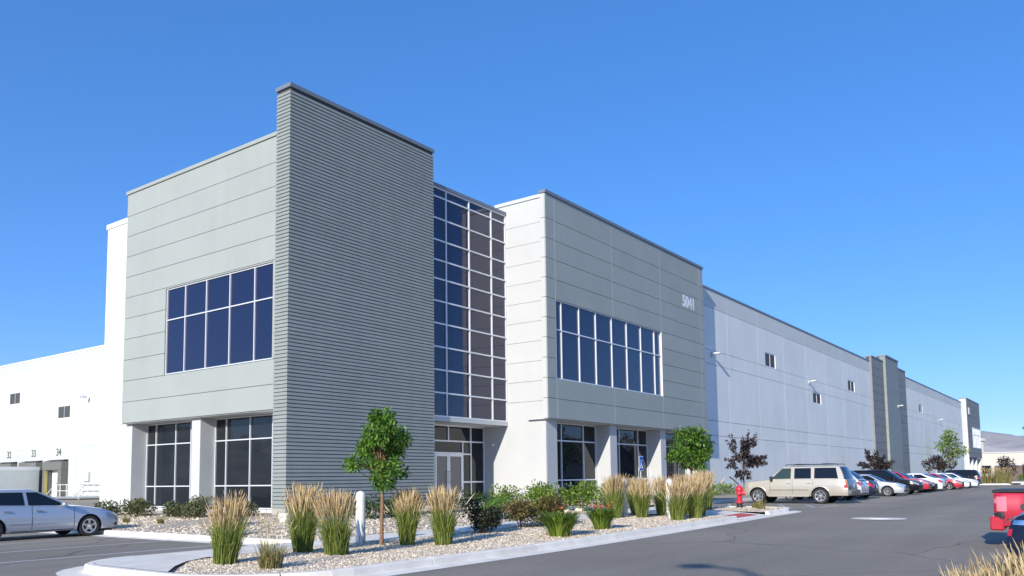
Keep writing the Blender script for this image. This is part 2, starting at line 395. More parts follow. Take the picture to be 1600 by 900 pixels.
# rounded west end of the walk
m_ = MB(); pts = [(-9.21, YW0), (-9.21, YW1 - .17)] + [(a, b) for a, b in arc(-9.9, YW1 - 1.5, 1.33, 90, 180, 6)] + [(-11.23, -11.2), (-10.6, -10.4), (-10.0, -9.8)]
m_.add([(a, b, KH + .004) for a, b in pts], [tuple(range(len(pts)))[::-1]]); o = m_.build('slab', M['conc'], walk)
# path from the walk to the doors
y = YW1 + .0
while y < 1.6: slab(9.4, 12.2, y, min(y + 1.7, 1.7), h=.17 + .26 * (y - YW1) / 9.2); y += 1.7
# walk on to the parking at the right
x = 15.2

# gravel beds
def bed(x0, x1, y0, y1, zf, name='gravel_bed', st=.7):
    m_ = MB(); ys = xsteps(y0, y1, st)
    m_.grid([[(x, y, zf(x, y)) for x in xsteps(x0, x1, st)] for y in ys]); return structure(m_.build(name, M['gravel']))
def zfront(x, y): return g(x) + KH - .03 + .02 * math.sin(x * .9) * math.sin(y * 1.3)
def zback(x, y):
    t = min(1, max(0, min((y - YW1) / 7.0, (x - XB - .15) / 5.0))); return g(max(x, XB)) + KH - .02 + (.26 - .35 * g(x)) * t + .015 * math.sin(x * 1.1 + y)
m_ = MB()
FB = [(-9.7, YW0)] + [(-10.4, -10.3), (-10.95, -11.0)] + arc(-9.2, YK + 2.2, 2.03, 190, 270, 6) + [(8.1, YK + .16), (8.1, YW0)]
rows = []
for x in xsteps(-11.0, 8.1, .5):
    ylo = YK + .15
    if x < -9.2: ylo = YK + 2.2 - math.sqrt(max(.0, 2.04**2 - (x + 9.2)**2))
    yhi = YW0 + .01 if x > -9.7 else YW0 - (-9.7 - x) * 1.25
    yhi = max(yhi, ylo + .02)
    rows.append([(x, ylo + (yhi - ylo) * t, zfront(x, ylo + (yhi - ylo) * t)) for t in (0, .2, .4, .6, .8, 1)])
m_.grid(rows, flip=True); structure(m_.build('gravel_bed', M['gravel']))
bed(11.28, XE - .1, YK + .15, YW0, zfront)
bed(XB + .15, 9.4, YW1, 2.2, zback)
bed(XB + .15, 2.2, 2.2, 15.5, lambda x, y: KH - .02 + .22 * min(1, (x - XB) / 6))
bed(12.2, 32, -6.85, -.5, zback)
bed(32, 91, -6.85, -1.3, lambda x, y: .2 + KH + .12 * min(1, (y + 6.85) / 4), st=3)
bed(91.2, 99, -15.0, -1.3, lambda x, y: .2 + KH + .03, st=3)

def stones(n, regions, rng, smin, smax, name):
    A = np.array([(r[1]-r[0]) * (r[3]-r[2]) * r[5] for r in regions]); cnt = (n * A / A.sum()).astype(int)
    P = []
    for (x0, x1, y0, y1, zf, w), c in zip(regions, cnt):
        xs = x0 + (x1-x0) * rng.rand(c); ys = y0 + (y1-y0) * rng.rand(c)
        P += [(a, b, zf(a, b)) for a, b in zip(xs, ys)]
    P = np.array(P)
    # keep out of the rounded tip
    k = ~((P[:,0] < -9.2) & ((P[:,0]+9.2)**2 + (P[:,1]-(YK+2.2))**2 > 2.0**2) & (P[:,1] < YK + 2.2)) & ~((P[:,0] < -9.5) & (P[:,1] > YW0 - (-9.7 - P[:,0]) * 1.25 - .1))
    k |= P[:,1] > YW1
    P = P[k]; N = len(P)
    base = np.array([(1,0,0),(0,1,0),(-1,0,0),(0,-1,0),(0,0,.75),(0,0,-.6)])
    fc = np.array([(0,1,4),(1,2,4),(2,3,4),(3,0,4)])
    s = smin + (smax - smin) * rng.rand(N) ** 2
    V = base[None] * s[:,None,None] * (.65 + .7 * rng.rand(N, 6, 1)) * (.7 + .6 * rng.rand(N, 1, 3))
    a = rng.rand(N) * 6.28; c, sn = np.cos(a), np.sin(a)
    X = V[:,:,0]*c[:,None] - V[:,:,1]*sn[:,None]; Y = V[:,:,0]*sn[:,None] + V[:,:,1]*c[:,None]
    V = np.stack([X, Y, V[:,:,2]], -1) + P[:,None,:] + np.array([0,0,.006])
    F = fc[None] + (np.arange(N) * 6)[:,None,None]
    return stuff(npmesh(name, V.reshape(-1,3), F.reshape(-1,3), M['stones']))
rng = np.random.RandomState(2)
stones(78000, [(-11, -5, YK+.2, YW0, zfront, 3), (-5, 8, YK+.2, YW0, zfront, 1.7), (11.3, 14.7, YK+.3, YW0, zfront, .6)], rng, .010, .034, 'gravel')
stones(26000, [(XB+.2, 0, YW1+.1, -.05, zback, 1.0), (0, 9.3, YW1+.1, -.05, zback, .8), (12.3, 20, -6.7, -2, zback, .5), (XB+.2, 1.2, .1, 15, lambda x, y: KH - .02 + .22 * min(1, (x - XB) / 6), .8)], rng, .02, .06, 'gravel')
m_ = MB(); ip = [(-9.9, YW1 - .1)] + arc(-9.9, YW1 - 1.5, 1.4, 90, 180, 6)[1:] + arc(-9.2, YK + 2.2, 2.1, 180, 270, 8) + [(-8.0, YK + .1), (-8.0, YW1 - .1)]
m_.add([(a, b, .105) for a, b in ip], [tuple(range(len(ip)))]); structure(m_.build('gravel_bed', M['gravel']))
# a few white boulders by the tower corner
for (bx, by, br) in ((-1.3, -1.6, .22), (-.55, -2.1, .17), (-2.1, -2.6, .14), (3.1, -6.2, .2), (12.9, -5.9, .25), (9.0, -6.6, .16), (7.6, -6.9, .12)):
    bm = bmesh.new(); bmesh.ops.create_icosphere(bm, subdivisions=2, radius=br)
    for q in bm.verts:
        q.co *= 1 + .22 * math.sin(q.co.x * 23 + bx) * math.cos(q.co.y * 19 + by) + .08 * random.uniform(-1, 1); q.co.z *= .7
    me = bpy.data.meshes.new('boulder'); bm.to_mesh(me); bm.free(); me.materials.append(M['stones'])
    o = bpy.data.objects.new('boulder', me); COL.objects.link(o); o.location = (bx, by, zback(bx, by) + br * .3)
    tag(o, {-1.3: 'large pale boulder beside the foot of the ribbed tower corner', -.55: 'pale boulder just right of the largest tower corner boulder', -2.1: 'small pale boulder in the gravel in front of the ribbed tower', 3.1: 'pale rock below the hedge in front of the ribbed tower', 12.9: 'pale rock in the bed in front of the white entrance wall', 9.0: 'pale rock at the edge of the entrance path', 7.6: 'smallest pale rock left of the entrance path'}[bx], 'boulder', 'pale boulders in the gravel beds')

# painted lines
def stripe(x0, y0, x1, y1, w=.1, m='line'):
    a, b = Vector((x0, y0)), Vector((x1, y1)); n = (b - a).normalized(); n = Vector((-n.y, n.x)) * w / 2
    m_ = MB(); k = max(1, int((b - a).length / 2))
    m_.grid([[((a + (b-a)*i/k + n*s).x, (a + (b-a)*i/k + n*s).y, g((a + (b-a)*i/k).x) + .006) for s in (-1, 1)] for i in range(k+1)], flip=True)
    return structure(m_.build('parking_line', M[m]))
for yy in (-5.2, -2.4, .6, 3.4, 6.2, 9.0): stripe(-11.6, yy, XB - .1, yy)
for xx in (17.6, 20.6, 24.9, 27.6, 30.4, 33.2, 36.0, 38.8, 41.6, 44.4, 47.2, 50, 52.8, 55.6, 58.4, 61.2, 64, 66.8, 69.6, 72.4, 75.2): stripe(xx, -13.4, xx, -7.1)
for k in range(5): stripe(17.7, -13.2 + k * 1.25, 20.5, -12.0 + k * 1.25, .12, 'bluep')
stripe(17.6, -13.4, 20.6, -13.4)
mm_ = MB(); mm_.lathe([(.0, g(10.3) + .008), (.85, g(10.3) + .006)], (10.3, -17.4, 0), n=28); mm_.lathe([(.36, g(10.3)+.008), (.36, g(10.3)+.02), (.0, g(10.3)+.022)], (10.3, -17.4, 0), n=24); structure(mm_.build('manhole_cover', M['conc']))

# ================================================================== BUILDING
BLD = empty('warehouse_building', (0, 0, 0))
tag(BLD, 'long two storey grey and white tilt-up warehouse with ribbed corner tower and number 5041', 'warehouse')
class Face:
    """a wall plane: axis 'x' faces -X (u = Y), axis 'y' faces -Y (u = X); c = coordinate of the outer face"""
    def __init__(s, axis, c): s.axis = axis; s.c = c
    def box(s, m, u0, u1, z0, z1, d0, d1):               # depth measured inwards from the outer face
        if s.axis == 'x': m.box(s.c + d0, s.c + d1, u0, u1, z0, z1)
        else: m.box(u0, u1, s.c + d0, s.c + d1, z0, z1)
    def P(s, u, z, d=0): return (s.c + d, u, z) if s.axis == 'x' else (u, s.c + d, z)
def panel(F, u0, u1, z0, z1, m, d=.06, gap=.011, hole=None, parent=BLD):
    mb = MB(); a0, a1, b0, b1 = u0 + gap, u1 - gap, z0 + gap, z1 - gap
    if hole:
        h0, h1, k0, k1 = hole
        F.box(mb, a0, h0, b0, b1, 0, d); F.box(mb, h1, a1, b0, b1, 0, d)
        if k1 < b1: F.box(mb, h0, h1, k1, b1, 0, d)
        if k0 > b0: F.box(mb, h0, h1, b0, k0, 0, d)
    else: F.box(mb, a0, a1, b0, b1, 0, d)
    return mb.build('wall_panel', m, parent)
def core(F, u0, u1, z0, z1, d0, d1, m=None, name='wall_core'):
    mb = MB(); F.box(mb, u0, u1, z0, z1, d0, d1); return mb.build(name, m or M['joint'], BLD)
def window(F, us, zs, rec=.06, fw=.047, fd=.11, gm='glass', thick=None, name='window', skip=()):
    """us, zs: bar centre lines; F's plane is the glazing's outer bar face + rec"""
    fr = MB(); f2 = fw / 2; T = thick or {}
    for i, u in enumerate(us):
        w = T.get(i, f2)
        F.box(fr, u - w, u + w, zs[0] - f2, zs[-1] + f2, rec, rec + fd)
    for z in zs:
        for i in range(len(us) - 1):
            F.box(fr, us[i] + T.get(i, f2), us[i+1] - T.get(i+1, f2), z - f2, z + f2, rec + .004, rec + fd - .004)
    fo = fr.build(name, M['alu'], BLD)
    for i in range(len(us) - 1):
        for j in range(len(zs) - 1):
            if (i, j) in skip: continue
            m = MB(); F.box(m, us[i] + T.get(i, f2) - .01, us[i+1] - T.get(i+1, f2) + .01, zs[j] + f2 - .01, zs[j+1] - f2 + .01, rec + .06, rec + .085)
            m.build('pane', M[gm], fo)
    return fo
def coping(x0, x1, y0, y1, z0, z1, m='coping', b=.006):
    mb = MB(); mb.box(x0, x1, y0, y1, z0, z1); return mb.build('coping', M[m], BLD)
FZ = .65
# --- ribbed tower
TW, TD, TH = 7.91, .76, 16.2
mb = MB(); mb.box(.03, TW - .02, .03, TD, -.3, TH); tower = mb.build('ribbed_tower', M['joint'], BLD)
mb = MB(); mb.box(-.01, TW + .0, -.01, TD - .01, -.3, FZ); mb.build('plinth', M['plinth'], BLD)
pitch = .139
prof = [(.03, 0), (-.018, .0), (-.024, .006), (-.024, .02), (-.004, pitch - .020), (.03, pitch - .020)]
mb = MB(); rows = []
for o, z in prof: rows.append([(TW, o, z), (o, o, z), (o, TD, z)])
mb.grid(rows)
mb.add([(TW, o, z) for o, z in prof], [tuple(range(6))]); plank_me = None
npl = int((TH - FZ) / pitch)
for k in range(npl):
    if plank_me is None:
        o = mb.build('siding_plank', M['siding'], tower); plank_me = o.data
    else:
        o = bpy.data.objects.new('siding_plank', plank_me); COL.objects.link(o); o.parent = tower
    o.location = (0, 0, FZ + .012 + k * pitch)
coping(-.05, TW + .04, -.05, TD + .05, TH, TH + .15)
# --- left block
FL = Face('x', 1.0)
zj = [4.36 + .978 * k for k in range(11)]; zj.append(15.2)
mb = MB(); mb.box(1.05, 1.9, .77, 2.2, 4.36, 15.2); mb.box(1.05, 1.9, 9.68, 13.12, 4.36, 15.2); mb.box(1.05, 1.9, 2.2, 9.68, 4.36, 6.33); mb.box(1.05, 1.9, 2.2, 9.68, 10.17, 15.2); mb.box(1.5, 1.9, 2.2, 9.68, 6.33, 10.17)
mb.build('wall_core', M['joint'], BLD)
W0, W1_, Z0, Z1 = 2.2, 9.68, 6.33, 10.17
for a, b in zip(zj[:-1], zj[1:]):
    if b <= Z0 + .03 or a >= Z1 - .06: panel(FL, .77, 13.13, a, b, M['block'])
    else:
        a2, b2 = a, b
        if a < Z0: panel(FL, W0, W1_, a, Z0 + .011, M['block'])
        if b > Z1: panel(FL, W0, W1_, Z1 - .011, b, M['block'])
        panel(FL, W1_, 13.13, a, b, M['block']); panel(FL, .77, W0, a, b, M['block'])
window(FL, [2.23, 3.41, 5.05, 6.69, 8.25, 9.65], [6.36, 8.76, 10.14], rec=.05)
mb = MB(); mb.box(1.02, 13.7, 13.06, 13.12, 4.37, 15.19); mb.build('side_wall', M['block'], BLD)
coping(.94, 1.95, .77, 13.18, 15.2, 15.35, 'block')  # same trim in a lighter colour, painted as the sunlit side
mb = MB(); mb.box(1.065, 2.3, .77, 13.1, 4.335, 4.356); mb.build('soffit', M['lgrey'], BLD)
# ground floor of the left block
for y0, y1 in ((12.72, 13.26), (7.31, 7.93)):
    mb = MB(); mb.bbox(1.3, 2.35, y0, y1, -.3, 4.333, .012); mb.build('column', M['lgrey'], BLD)
FG = Face('x', 2.0)
mb = MB(); mb.box(2.16, 2.4, .77, 13.2, -.3, 4.33); mb.build('wall_core', M['plinth'], BLD)
mb = MB(); mb.box(2.02, 2.158, 2.0, 12.71, -.3, .49); mb.build('sill_wall', M['lgrey'], BLD)
mb = MB(); mb.box(2.02, 2.158, 7.94, 9.04, .495, 4.33); mb.build('wall_pier', M['lgrey'], BLD)
mb = MB(); mb.box(2.02, 2.158, 1.0, 3.32, .495, 4.33); mb.build('wall_pier', M['white'], BLD)
window(FG, [12.67, 11.9, 10.29, 9.09][::-1], [.53, 1.45, 3.36, 4.30], rec=.0, gm='glass2')
window(FG, [7.27, 6.5, 4.87, 3.4][::-1], [.53, 1.45, 3.36, 4.30], rec=.0, gm='glass2')
# --- white box on the west side
FB_ = Face('x', 1.3)
mb = MB(); mb.box(1.36, 20.4, 13.27, 15.44, -.3, 14.05); mb.build('wall_core', M['joint'], BLD)
for a, b, m in ((-.3, 4.36, 'white'), (4.36, 5.33, 'lgrey'), (5.33, 13.1, 'white'), (13.1, 14.05, 'white')):
    panel(FB_, 13.265, 15.47, a, b, M[m if m == 'white' else 'white'])
mb = MB(); mb.box(1.32, 20.4, 15.442, 15.48, -.3, 14.05); mb.build('side_wall', M['white'], BLD)
coping(1.25, 20.4, 13.2, 15.52, 14.05, 14.28, 'white')
# --- dock wall
XD = 20.5; FD = Face('x', XD)
core(FD, 15.47, 96, -1.2, 14.6, .06, .4)
for k in range(13):
    u0 = 15.47 + k * 6.0; u1 = u0 + 6.0
    for a, b, m in ((-1.2, 5.3, 'lgreyw'), (5.3, 13.5, 'white'), (13.5, 14.6, 'lgreyw')):
        h = None
        for (wy, wz) in ((60.4, 8.78), (71.5, 10.87), (83.5, 8.78)):
            if u0 < wy - 1.3 and wy + 1.3 < u1 and a < wz < b: h = (wy - 1.27, wy + 1.27, wz - .62, wz + .62)
        panel(FD, u0, u1, a, b, M['white'] if m == 'white' else M['lgrey2'] if 'lgrey2' in M else M.setdefault('lgrey2', mat('off_white_band', (.56, .59, .54), .75, var=.04, scale=.5)), hole=h, gap=.012)
        if h: window(FD, [h[0] + .03, (h[0]+h[1])/2, h[1] - .03], [h[2] + .03, h[3] - .03], rec=.03)
coping(XD - .05, XD + .5, 15.53, 96, 14.6, 14.75, 'white')
# dock doors: shelters with side pads, leaf and number
def dock(yc, num, open_leaf):
    hw = 1.92; z0, z1 = -.75, 3.85
    mb = MB(); mb.bbox(XD - .7, XD - .005, yc - hw, yc + hw, 3.0, z1, .03); mb.add([(XD-.72, yc-hw, 3.86), (XD-.72, yc+hw, 3.86), (XD, yc+hw, 4.05), (XD, yc-hw, 4.05)], [(0,1,2,3), (3,2,1,0)])
    s_ = mb.build('dock_shelter', M['dockpad'], BLD)
    for sgn in (-1, 1):
        mb = MB(); a, b = sorted((yc + sgn * hw, yc + sgn * (hw - .62))); mb.bbox(XD - .7, XD - .005, a, b, z0, 2.995, .03); mb.build('side_pad', M['dockpad'], s_)
        mb = MB(); a, b = sorted((yc + sgn * (hw - .63), yc + sgn * (hw - .66))); mb.box(XD - .71, XD - .5, a, b, z0, 2.95); mb.build('guide_stripe', M['yellow'], s_)
    mb = MB(); mb.box(XD - .06, XD - .01, yc - 1.2, yc + 1.2, z0, 2.99)
    d_ = mb.build('dock_door', M['white'] if open_leaf else M['dockpad'], BLD)
    for k in range(4):
        m2 = MB(); m2.box(XD - .075, XD - .062, yc - 1.15, yc + 1.15, z0 + .1 + k * .92, z0 + .98 + k * .92); m2.build('door_section', M['white'], d_)
    if open_leaf:
        m2 = MB(); m2.box(XD - .09, XD - .076, yc - .3, yc + .3, 1.55, 1.7); m2.build('door_label', M['plastic'], d_)
    mw = Matrix.Translation((XD - .012, yc + .66, 4.46)) @ Matrix(((0,0,-1,0),(-1,0,0,0),(0,1,0,0),(0,0,0,1)))
    text_mesh('door_number', num, M['numeral'], 1.02, .008, mw, BLD, xs=1.02, bold=.014)
dock(61.0, '34', True); dock(66.4, '33', False); dock(72.1, '32', False)
mb = MB(); mb.bbox(XD - .2, XD - .004, 54.75, 55.85, 1.85, 2.75, .02); mb.build('electrical_panel', M['lgrey'], BLD)
# --- curtain wall and entrance
FC = Face('y', .28)
window(FC, [7.94, 9.11, 10.79, 12.5, 13.66], [4.42, 5.47, 6.5, 7.54, 8.6, 9.62, 10.36 + .28, 11.5, 12.42, 13.43, 14.43, 14.84], rec=0, fw=.062, fd=.14, name='curtain_wall')
core(FC, 7.92, 13.69, 4.2, 14.85, .16, .3)
coping(7.92, 13.69, .23, .8, 14.88, 15.02)
mb = MB(); mb.box(7.92, 13.69, .285, 2.4, 4.20, 4.379); mb.build('soffit', M['lgrey'], BLD)
FS = Face('y', 1.73)
sf = MB(); 
for u in (8.86, 12.57, 13.62): FS.box(sf, u - .035, u + .035, FZ, 4.2, 0, .12)
for u0, u1, z in ((8.9, 12.535, 3.43), (12.605, 13.585, 3.43), (12.605, 13.585, 1.47), (8.9, 12.535, 4.165), (12.605, 13.585, 4.165), (11.975, 12.535, 2.82), (11.975, 12.535, 1.47), (8.9, 11.905, 2.86), (11.975, 12.535, FZ+.035), (12.605, 13.585, FZ+.035)):
    FS.box(sf, u0, u1, z - .035, z + .035, .003, .117)
FS.box(sf, 11.905, 11.975, FZ, 3.395, 0.001, .119); FS.box(sf, 10.85, 10.92, 3.465, 4.13, .001, .119)
FS.box(sf, 9.83, 9.9, FZ, 2.825, .001, .119)
st = sf.build('entrance_storefront', M['alu'], BLD)
def pane(u0, u1, z0, z1, p, gm='glass2'):
    m = MB(); FS.box(m, u0, u1, z0, z1, .055, .075); m.build('pane', M[gm], p)
for a in ((8.9, 10.85, 3.465, 4.13), (10.92, 12.535, 3.465, 4.13), (12.605, 13.585, 3.465, 4.13), (8.9, 11.905, 2.895, 3.395), (11.975, 12.535, 2.855, 3.395), (11.975, 12.535, 1.505, 2.785), (11.975, 12.535, .72, 1.435), (12.605, 13.585, 1.505, 3.395), (12.605, 13.585, .72, 1.435), (8.9, 9.83, .66, 2.825)): pane(*a, st)
mb = MB(); mb.box(7.92, 8.82, 1.75, 1.85, FZ, 4.2); mb.build('wall_pier', M['lgrey'], BLD)
for u0, u1, hs in ((9.91, 10.86, 1), (10.88, 11.9, -1)):
    d = MB(); FS.box(d, u0, u0 + .1, FZ + .01, 2.82, -.01, .05); FS.box(d, u1 - .1, u1, FZ + .01, 2.82, -.01, .05)
    FS.box(d, u0 + .1, u1 - .1, 2.7, 2.82, -.009, .049); FS.box(d, u0 + .1, u1 - .1, FZ + .01, FZ + .27, -.009, .049)
    do = d.build('door', M['alu'], BLD)
    m = MB(); FS.box(m, u0 + .1, u1 - .1, FZ + .27, 2.7, .012, .03); m.build('pane', M['glass3'] if 'glass3' in M else M.setdefault('glass3', mat('door_glass', (.10, .105, .11), .05, ior=1.7)), do)
    hx = u1 - .05 if hs > 0 else u0 + .05
    m = MB(); m.tube([(hx, 1.72, 1.45), (hx, 1.62, 1.45), (hx - hs*.04, 1.62, 1.62), (hx - hs*.04, 1.62, 1.86), (hx, 1.62, 1.98), (hx, 1.72, 1.98)], .014, 6); m.build('handle', M['steel'], do)
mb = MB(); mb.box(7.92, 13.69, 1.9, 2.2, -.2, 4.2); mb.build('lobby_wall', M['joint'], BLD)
mb = MB(); mb.box(7.92, 13.69, -.6, 1.9, -.2, FZ - .2); mb.build('doorstep', M['conc'], BLD)
# --- white entrance wall (faces west)
FW = Face('x', 13.7)
mb = MB(); mb.box(13.76, 14.2, -1.92, 2.35, -.3, 15.35); mb.build('wall_core', M['joint'], BLD)
zs_ = [-.3, 5.33] + [5.33 + .978 * k for k in range(1, 11)]; zs_[-1] = 15.35
for a, b in zip(zs_[:-1], zs_[1:]): panel(FW, -1.98, 2.35 if b < 6 else .9, a, b, M['pale'], gap=.008)
coping(13.64, 14.25, -1.98, .95, 15.35, 15.52, 'lgrey')
mb = MB(); mb.lathe([(.001, -.1), (.05, -.1), (.075, -.03), (.075, 0)], (13.69, 1.2, 3.3), n=14, axis='x'); mb.build('wall_sensor', M['wpaint'], BLD)
# --- right block: 5041
FR = Face('y', -2.28)
BX0, BX1 = 13.45, 32.36
us_ = [BX0, 14.26, 19.95, 25.88, 31.69, BX1]
mb = MB()
for a in ((13.51, 14.26, 4.45, 15.45), (25.86, 32.33, 4.45, 15.45), (14.26, 25.86, 4.45, 6.41), (14.26, 25.86, 10.33, 15.45)):
    mb.box(a[0], a[1], -2.225, -1.985, a[2], a[3])
mb.build('wall_core', M['joint'], BLD)
zr_ = [4.45 + .976 * k for k in range(11)] + [15.45]
for a, b in zip(zr_[:-1], zr_[1:]):
    for i, (u0, u1) in enumerate(zip(us_[:-1], us_[1:])):
        if i in (1, 2) and a >= 6.35 and b <= 10.4: continue
        panel(FR, u0, u1, a, b, M['block'], gap=.012)
for u in us_[1:-1]:
    for z0, z1 in ([(4.46, 15.44)] if u in (25.88, 31.69, 14.26) else [(4.46, 6.38), (10.34, 15.44)]):
        mb = MB(); FR.box(mb, u - .02, u + .02, z0, z1, .003, .05); mb.build('joint_sealant', M['caulk'], BLD)
window(FR, [14.29, 14.86, 16.53, 18.2, 19.9, 21.6, 23.3, 25.03, 25.84], [6.43, 8.84, 10.29], rec=.06, fw=.058, fd=.13)
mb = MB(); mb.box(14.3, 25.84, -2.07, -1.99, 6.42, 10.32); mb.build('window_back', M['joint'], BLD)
for a, b in zip(zr_[:-1], zr_[1:]):                       # the block's west return
    mb = MB(); mb.box(BX0, 13.505, -2.22, -1.985, a + .012, b - .012); mb.build('wall_panel', M['pale'], BLD)
coping(BX0 - .05, BX1 + .05, -2.34, -1.93, 15.45, 15.6)
mb = MB(); mb.box(BX0 + .06, BX1 - .02, -2.21, -1.0, 4.424, 4.447); mb.build('soffit', M['lgrey'], BLD)
mb = MB(); mb.box(14.21, 32.2, -1.0, 3.0, 4.45, 13.2); mb.build('upper_floor_core', M['roofgrey'], BLD)
mw = Matrix.Translation((29.06, -2.283, 12.42)) @ Matrix(((1,0,0,0),(0,0,-1,0),(0,1,0,0),(0,0,0,1)))
text_mesh('address_numerals', '5041', M['numw'], 1.03, .005, mw, BLD, xs=.93, bold=.034)
# ground floor of the right block
FQ = Face('y', -1.14)
for x0, x1 in ((13.765, 14.66), (19.86, 20.62), (25.98, 26.7), (31.5, 32.1)):
    mb = MB(); mb.bbox(x0, x1, -1.978, -.95, -.3, 4.422, .012); mb.build('column', M['pale'], BLD)
mb = MB(); mb.box(14.66, 32.1, -.99, -.75, -.3, 4.42); mb.build('wall_core', M['joint'], BLD)
for x0, x1, us in ((14.7, 19.82, [14.72, 16.35, 18.5, 19.8]), (20.66, 25.94, [20.7, 22.4, 24.7, 25.9]), (26.74, 31.46, [26.8, 28.4, 30.2, 31.4])):
    mb = MB(); mb.box(x0, x1, -1.13, -.995, -.3, .6); mb.build('sill_wall', M['lgrey'], BLD)
    window(FQ, us, [.66, 1.5, 3.5, 4.385], rec=0, gm='glass2', fw=.065)
# --- long wall
FN = Face('y', -1.45)
LX1 = 153.5
vj = [32.1, 38.56] + [38.56 + 6.34 * k for k in range(1, 19)]; vj = [v for v in vj if v < LX1 - 2] + [LX1]
hz = [.0, 4.42, 5.46, 9.43, 10.43, 13.48, 14.75]
wins = [(46.6, 49.1, 10.45, 11.64), (59.4, 62.0, 8.3, 9.37), (72.3, 75.0, 10.5, 11.68), (111.5, 114.2, 10.5, 11.69), (124.5, 127.4, 8.3, 9.4), (137, 140.2, 10.6, 11.74)]
core(FN, 32.1, LX1, -.3, 14.75, .06, .35)
mb = MB(); mb.box(32.2, LX1, -1.1, 95, -.3, 14.2); mb.box(20.9, 32.19, -.7, 95, -.3, 14.2); mb.build('roof_volume', M['roofgrey'], BLD)
for u0, u1 in zip(vj[:-1], vj[1:]):
    for k, (a, b) in enumerate(zip(hz[:-1], hz[1:])):
        if u0 > 82 and u1 < 102: continue
        h = None
        for w in wins:
            if w[0] > u0 and w[1] < u1 and w[2] > a - .1 and w[3] < b + .1: h = (w[0], w[1], max(w[2], a), min(w[3], b))
        panel(FN, u0, u1, a, b, M['longt' if k == 5 else 'longw'], gap=.014, hole=h)
for w in wins:
    window(FN, [w[0] + .04, (w[0]+w[1])/2, w[1] - .04], [w[2] + .04, w[3] - .04], rec=.03, fw=.08, fd=.026)
for u in vj[1:-1]:
    if 82 < u < 101.6: continue
    mb = MB(); FN.box(mb, u - .028, u + .028, 0, 14.74, .004, .05); mb.build('joint_sealant', M['caulk'], BLD)
coping(32.4, 82.3, -1.5, -1.05, 14.75, 14.88); coping(101.7, LX1, -1.5, -1.05, 14.75, 14.88)
# --- pilaster with its own ribbed tower
FP = Face('y', -1.7)
mb = MB(); mb.box(82.46, 101.6, -1.64, -1.1, -.3, 15.3); mb.build('wall_core', M['joint'], BLD)
zp = [-.3, .5] + [.5 + .973 * k for k in range(1, 15)] + [15.3]
for a, b in zip(zp[:-1], zp[1:]):
    for u0, u1 in ((82.4, 88.6), (95.4, 101.6)): panel(FP, u0, u1, a, b, M['dark'], gap=.016)
mb = MB(); mb.box(82.4, 82.455, -1.64, -1.45, -.3, 15.3); mb.build('side_wall', M['dark'], BLD)
coping(82.35, 88.4, -1.76, -1.0, 15.3, 15.45); coping(95.7, 101.65, -1.76, -1.0, 15.3, 15.45)
mb = MB(); mb.box(88.46, 95.6, -1.97, -1.0, -.3, 16.0); t2 = mb.build('ribbed_tower', M['joint'], BLD)
mb = MB()
for k in range(113):
    z = .3 + k * pitch
    rows = [[(95.62, -1.97 + o, z + dz), (88.43 + o, -1.97 + o, z + dz), (88.43 + o, -1.3, z + dz)] for o, dz in prof]
    mb.grid(rows)
stuff(mb.build('siding', M['siding'], t2))
coping(88.35, 95.7, -2.08, -.95, 16.01, 16.18)
# --- far block
FF = Face('y', -2.28)
mb = MB(); mb.box(154.1, 171.8, -2.22, -1.1, 4.5, 15.5); mb.box(171.75, 171.85, -1.1, 95, -.3, 14.6); mb.build('wall_core', M['joint'], BLD)
mb = MB(); mb.box(154.02, 154.09, -2.2, -1.1, -.3, 15.5); mb.box(153.5, 154.02, -1.6, -1.1, -.3, 14.9); mb.build('side_wall', M['lgrey'], BLD)
zf = [4.5 + .977 * k for k in range(11)] + [15.5]
for a, b in zip(zf[:-1], zf[1:]):
    if a > 6.3 and b < 10.45: panel(FF, 154.0, 159.8, a, b, M['dark'], gap=.016); panel(FF, 171.0, 171.86, a, b, M['dark'], gap=.016)
    else: panel(FF, 154.0, 171.86, a, b, M['dark'], gap=.016)
window(FF, [159.85, 161.7, 163.6, 165.5, 167.3, 169.2, 170.95], [6.5, 9.0, 10.3], rec=-.05, fw=.12, gm='bright' if 'bright' in M else (M.setdefault('bright', mat('pale_blind_glass', (.6, .62, .63), .2)) and 'bright'))
coping(153.95, 171.9, -2.34, -1.0, 15.5, 15.64)
for x0 in (154.2, 159.5, 165, 171):
    mb = MB(); mb.box(x0, x0 + .8, -2.1, -1.1, -.3, 4.44); mb.build('column', M['white'], BLD)
mb = MB(); mb.box(154.9, 171.7, -1.2, -1.05, -.3, 4.44); mb.build('ground_floor_glazing', M['glass2'], BLD)

# wall lamps on arms
def wall_lamp(x, z, L_, label):
    r_ = tag(empty('wall_lamp', (x, L_, z)), label, 'lamp', 'wall lamps along the long facade')
    m = MB(); m.bbox(-.16, .16, -.1, -.002, -.18, .18, .02); m.build('mounting_box', M['steel'], r_)
    m = MB(); m.tube([(0, -.08, 0), (0, -.25, .05)], .05, 8); m.build('arm', M['wpaint'], r_)
    m = MB(); m.bbox(-.2, .2, -.66, -.2, .0, .12, .04); m.build('lamp_head', M['wpaint'], r_)
wall_lamp(35.5, 10.1, -1.452, 'white arm lamp on the shaded strip beside the block numbered 5041')
wall_lamp(58.3, 10.2, -1.452, 'white arm lamp above the lower window of the long grey wall')
wall_lamp(94.2, 10.2, -2.01, 'white arm lamp on the far ribbed pilaster')
wall_lamp(128.2, 10.2, -1.452, 'white arm lamp on the wall beyond the ribbed pilaster')
r_ = tag(empty('security_camera', (XD - .002, 55.3, 9.95)), 'small white camera on the dock wall below the roof', 'camera')
m = MB(); m.tube([(0, 0, 0), (-.4, 0, .05)], .05, 6); m.build('bracket', M['wpaint'], r_)
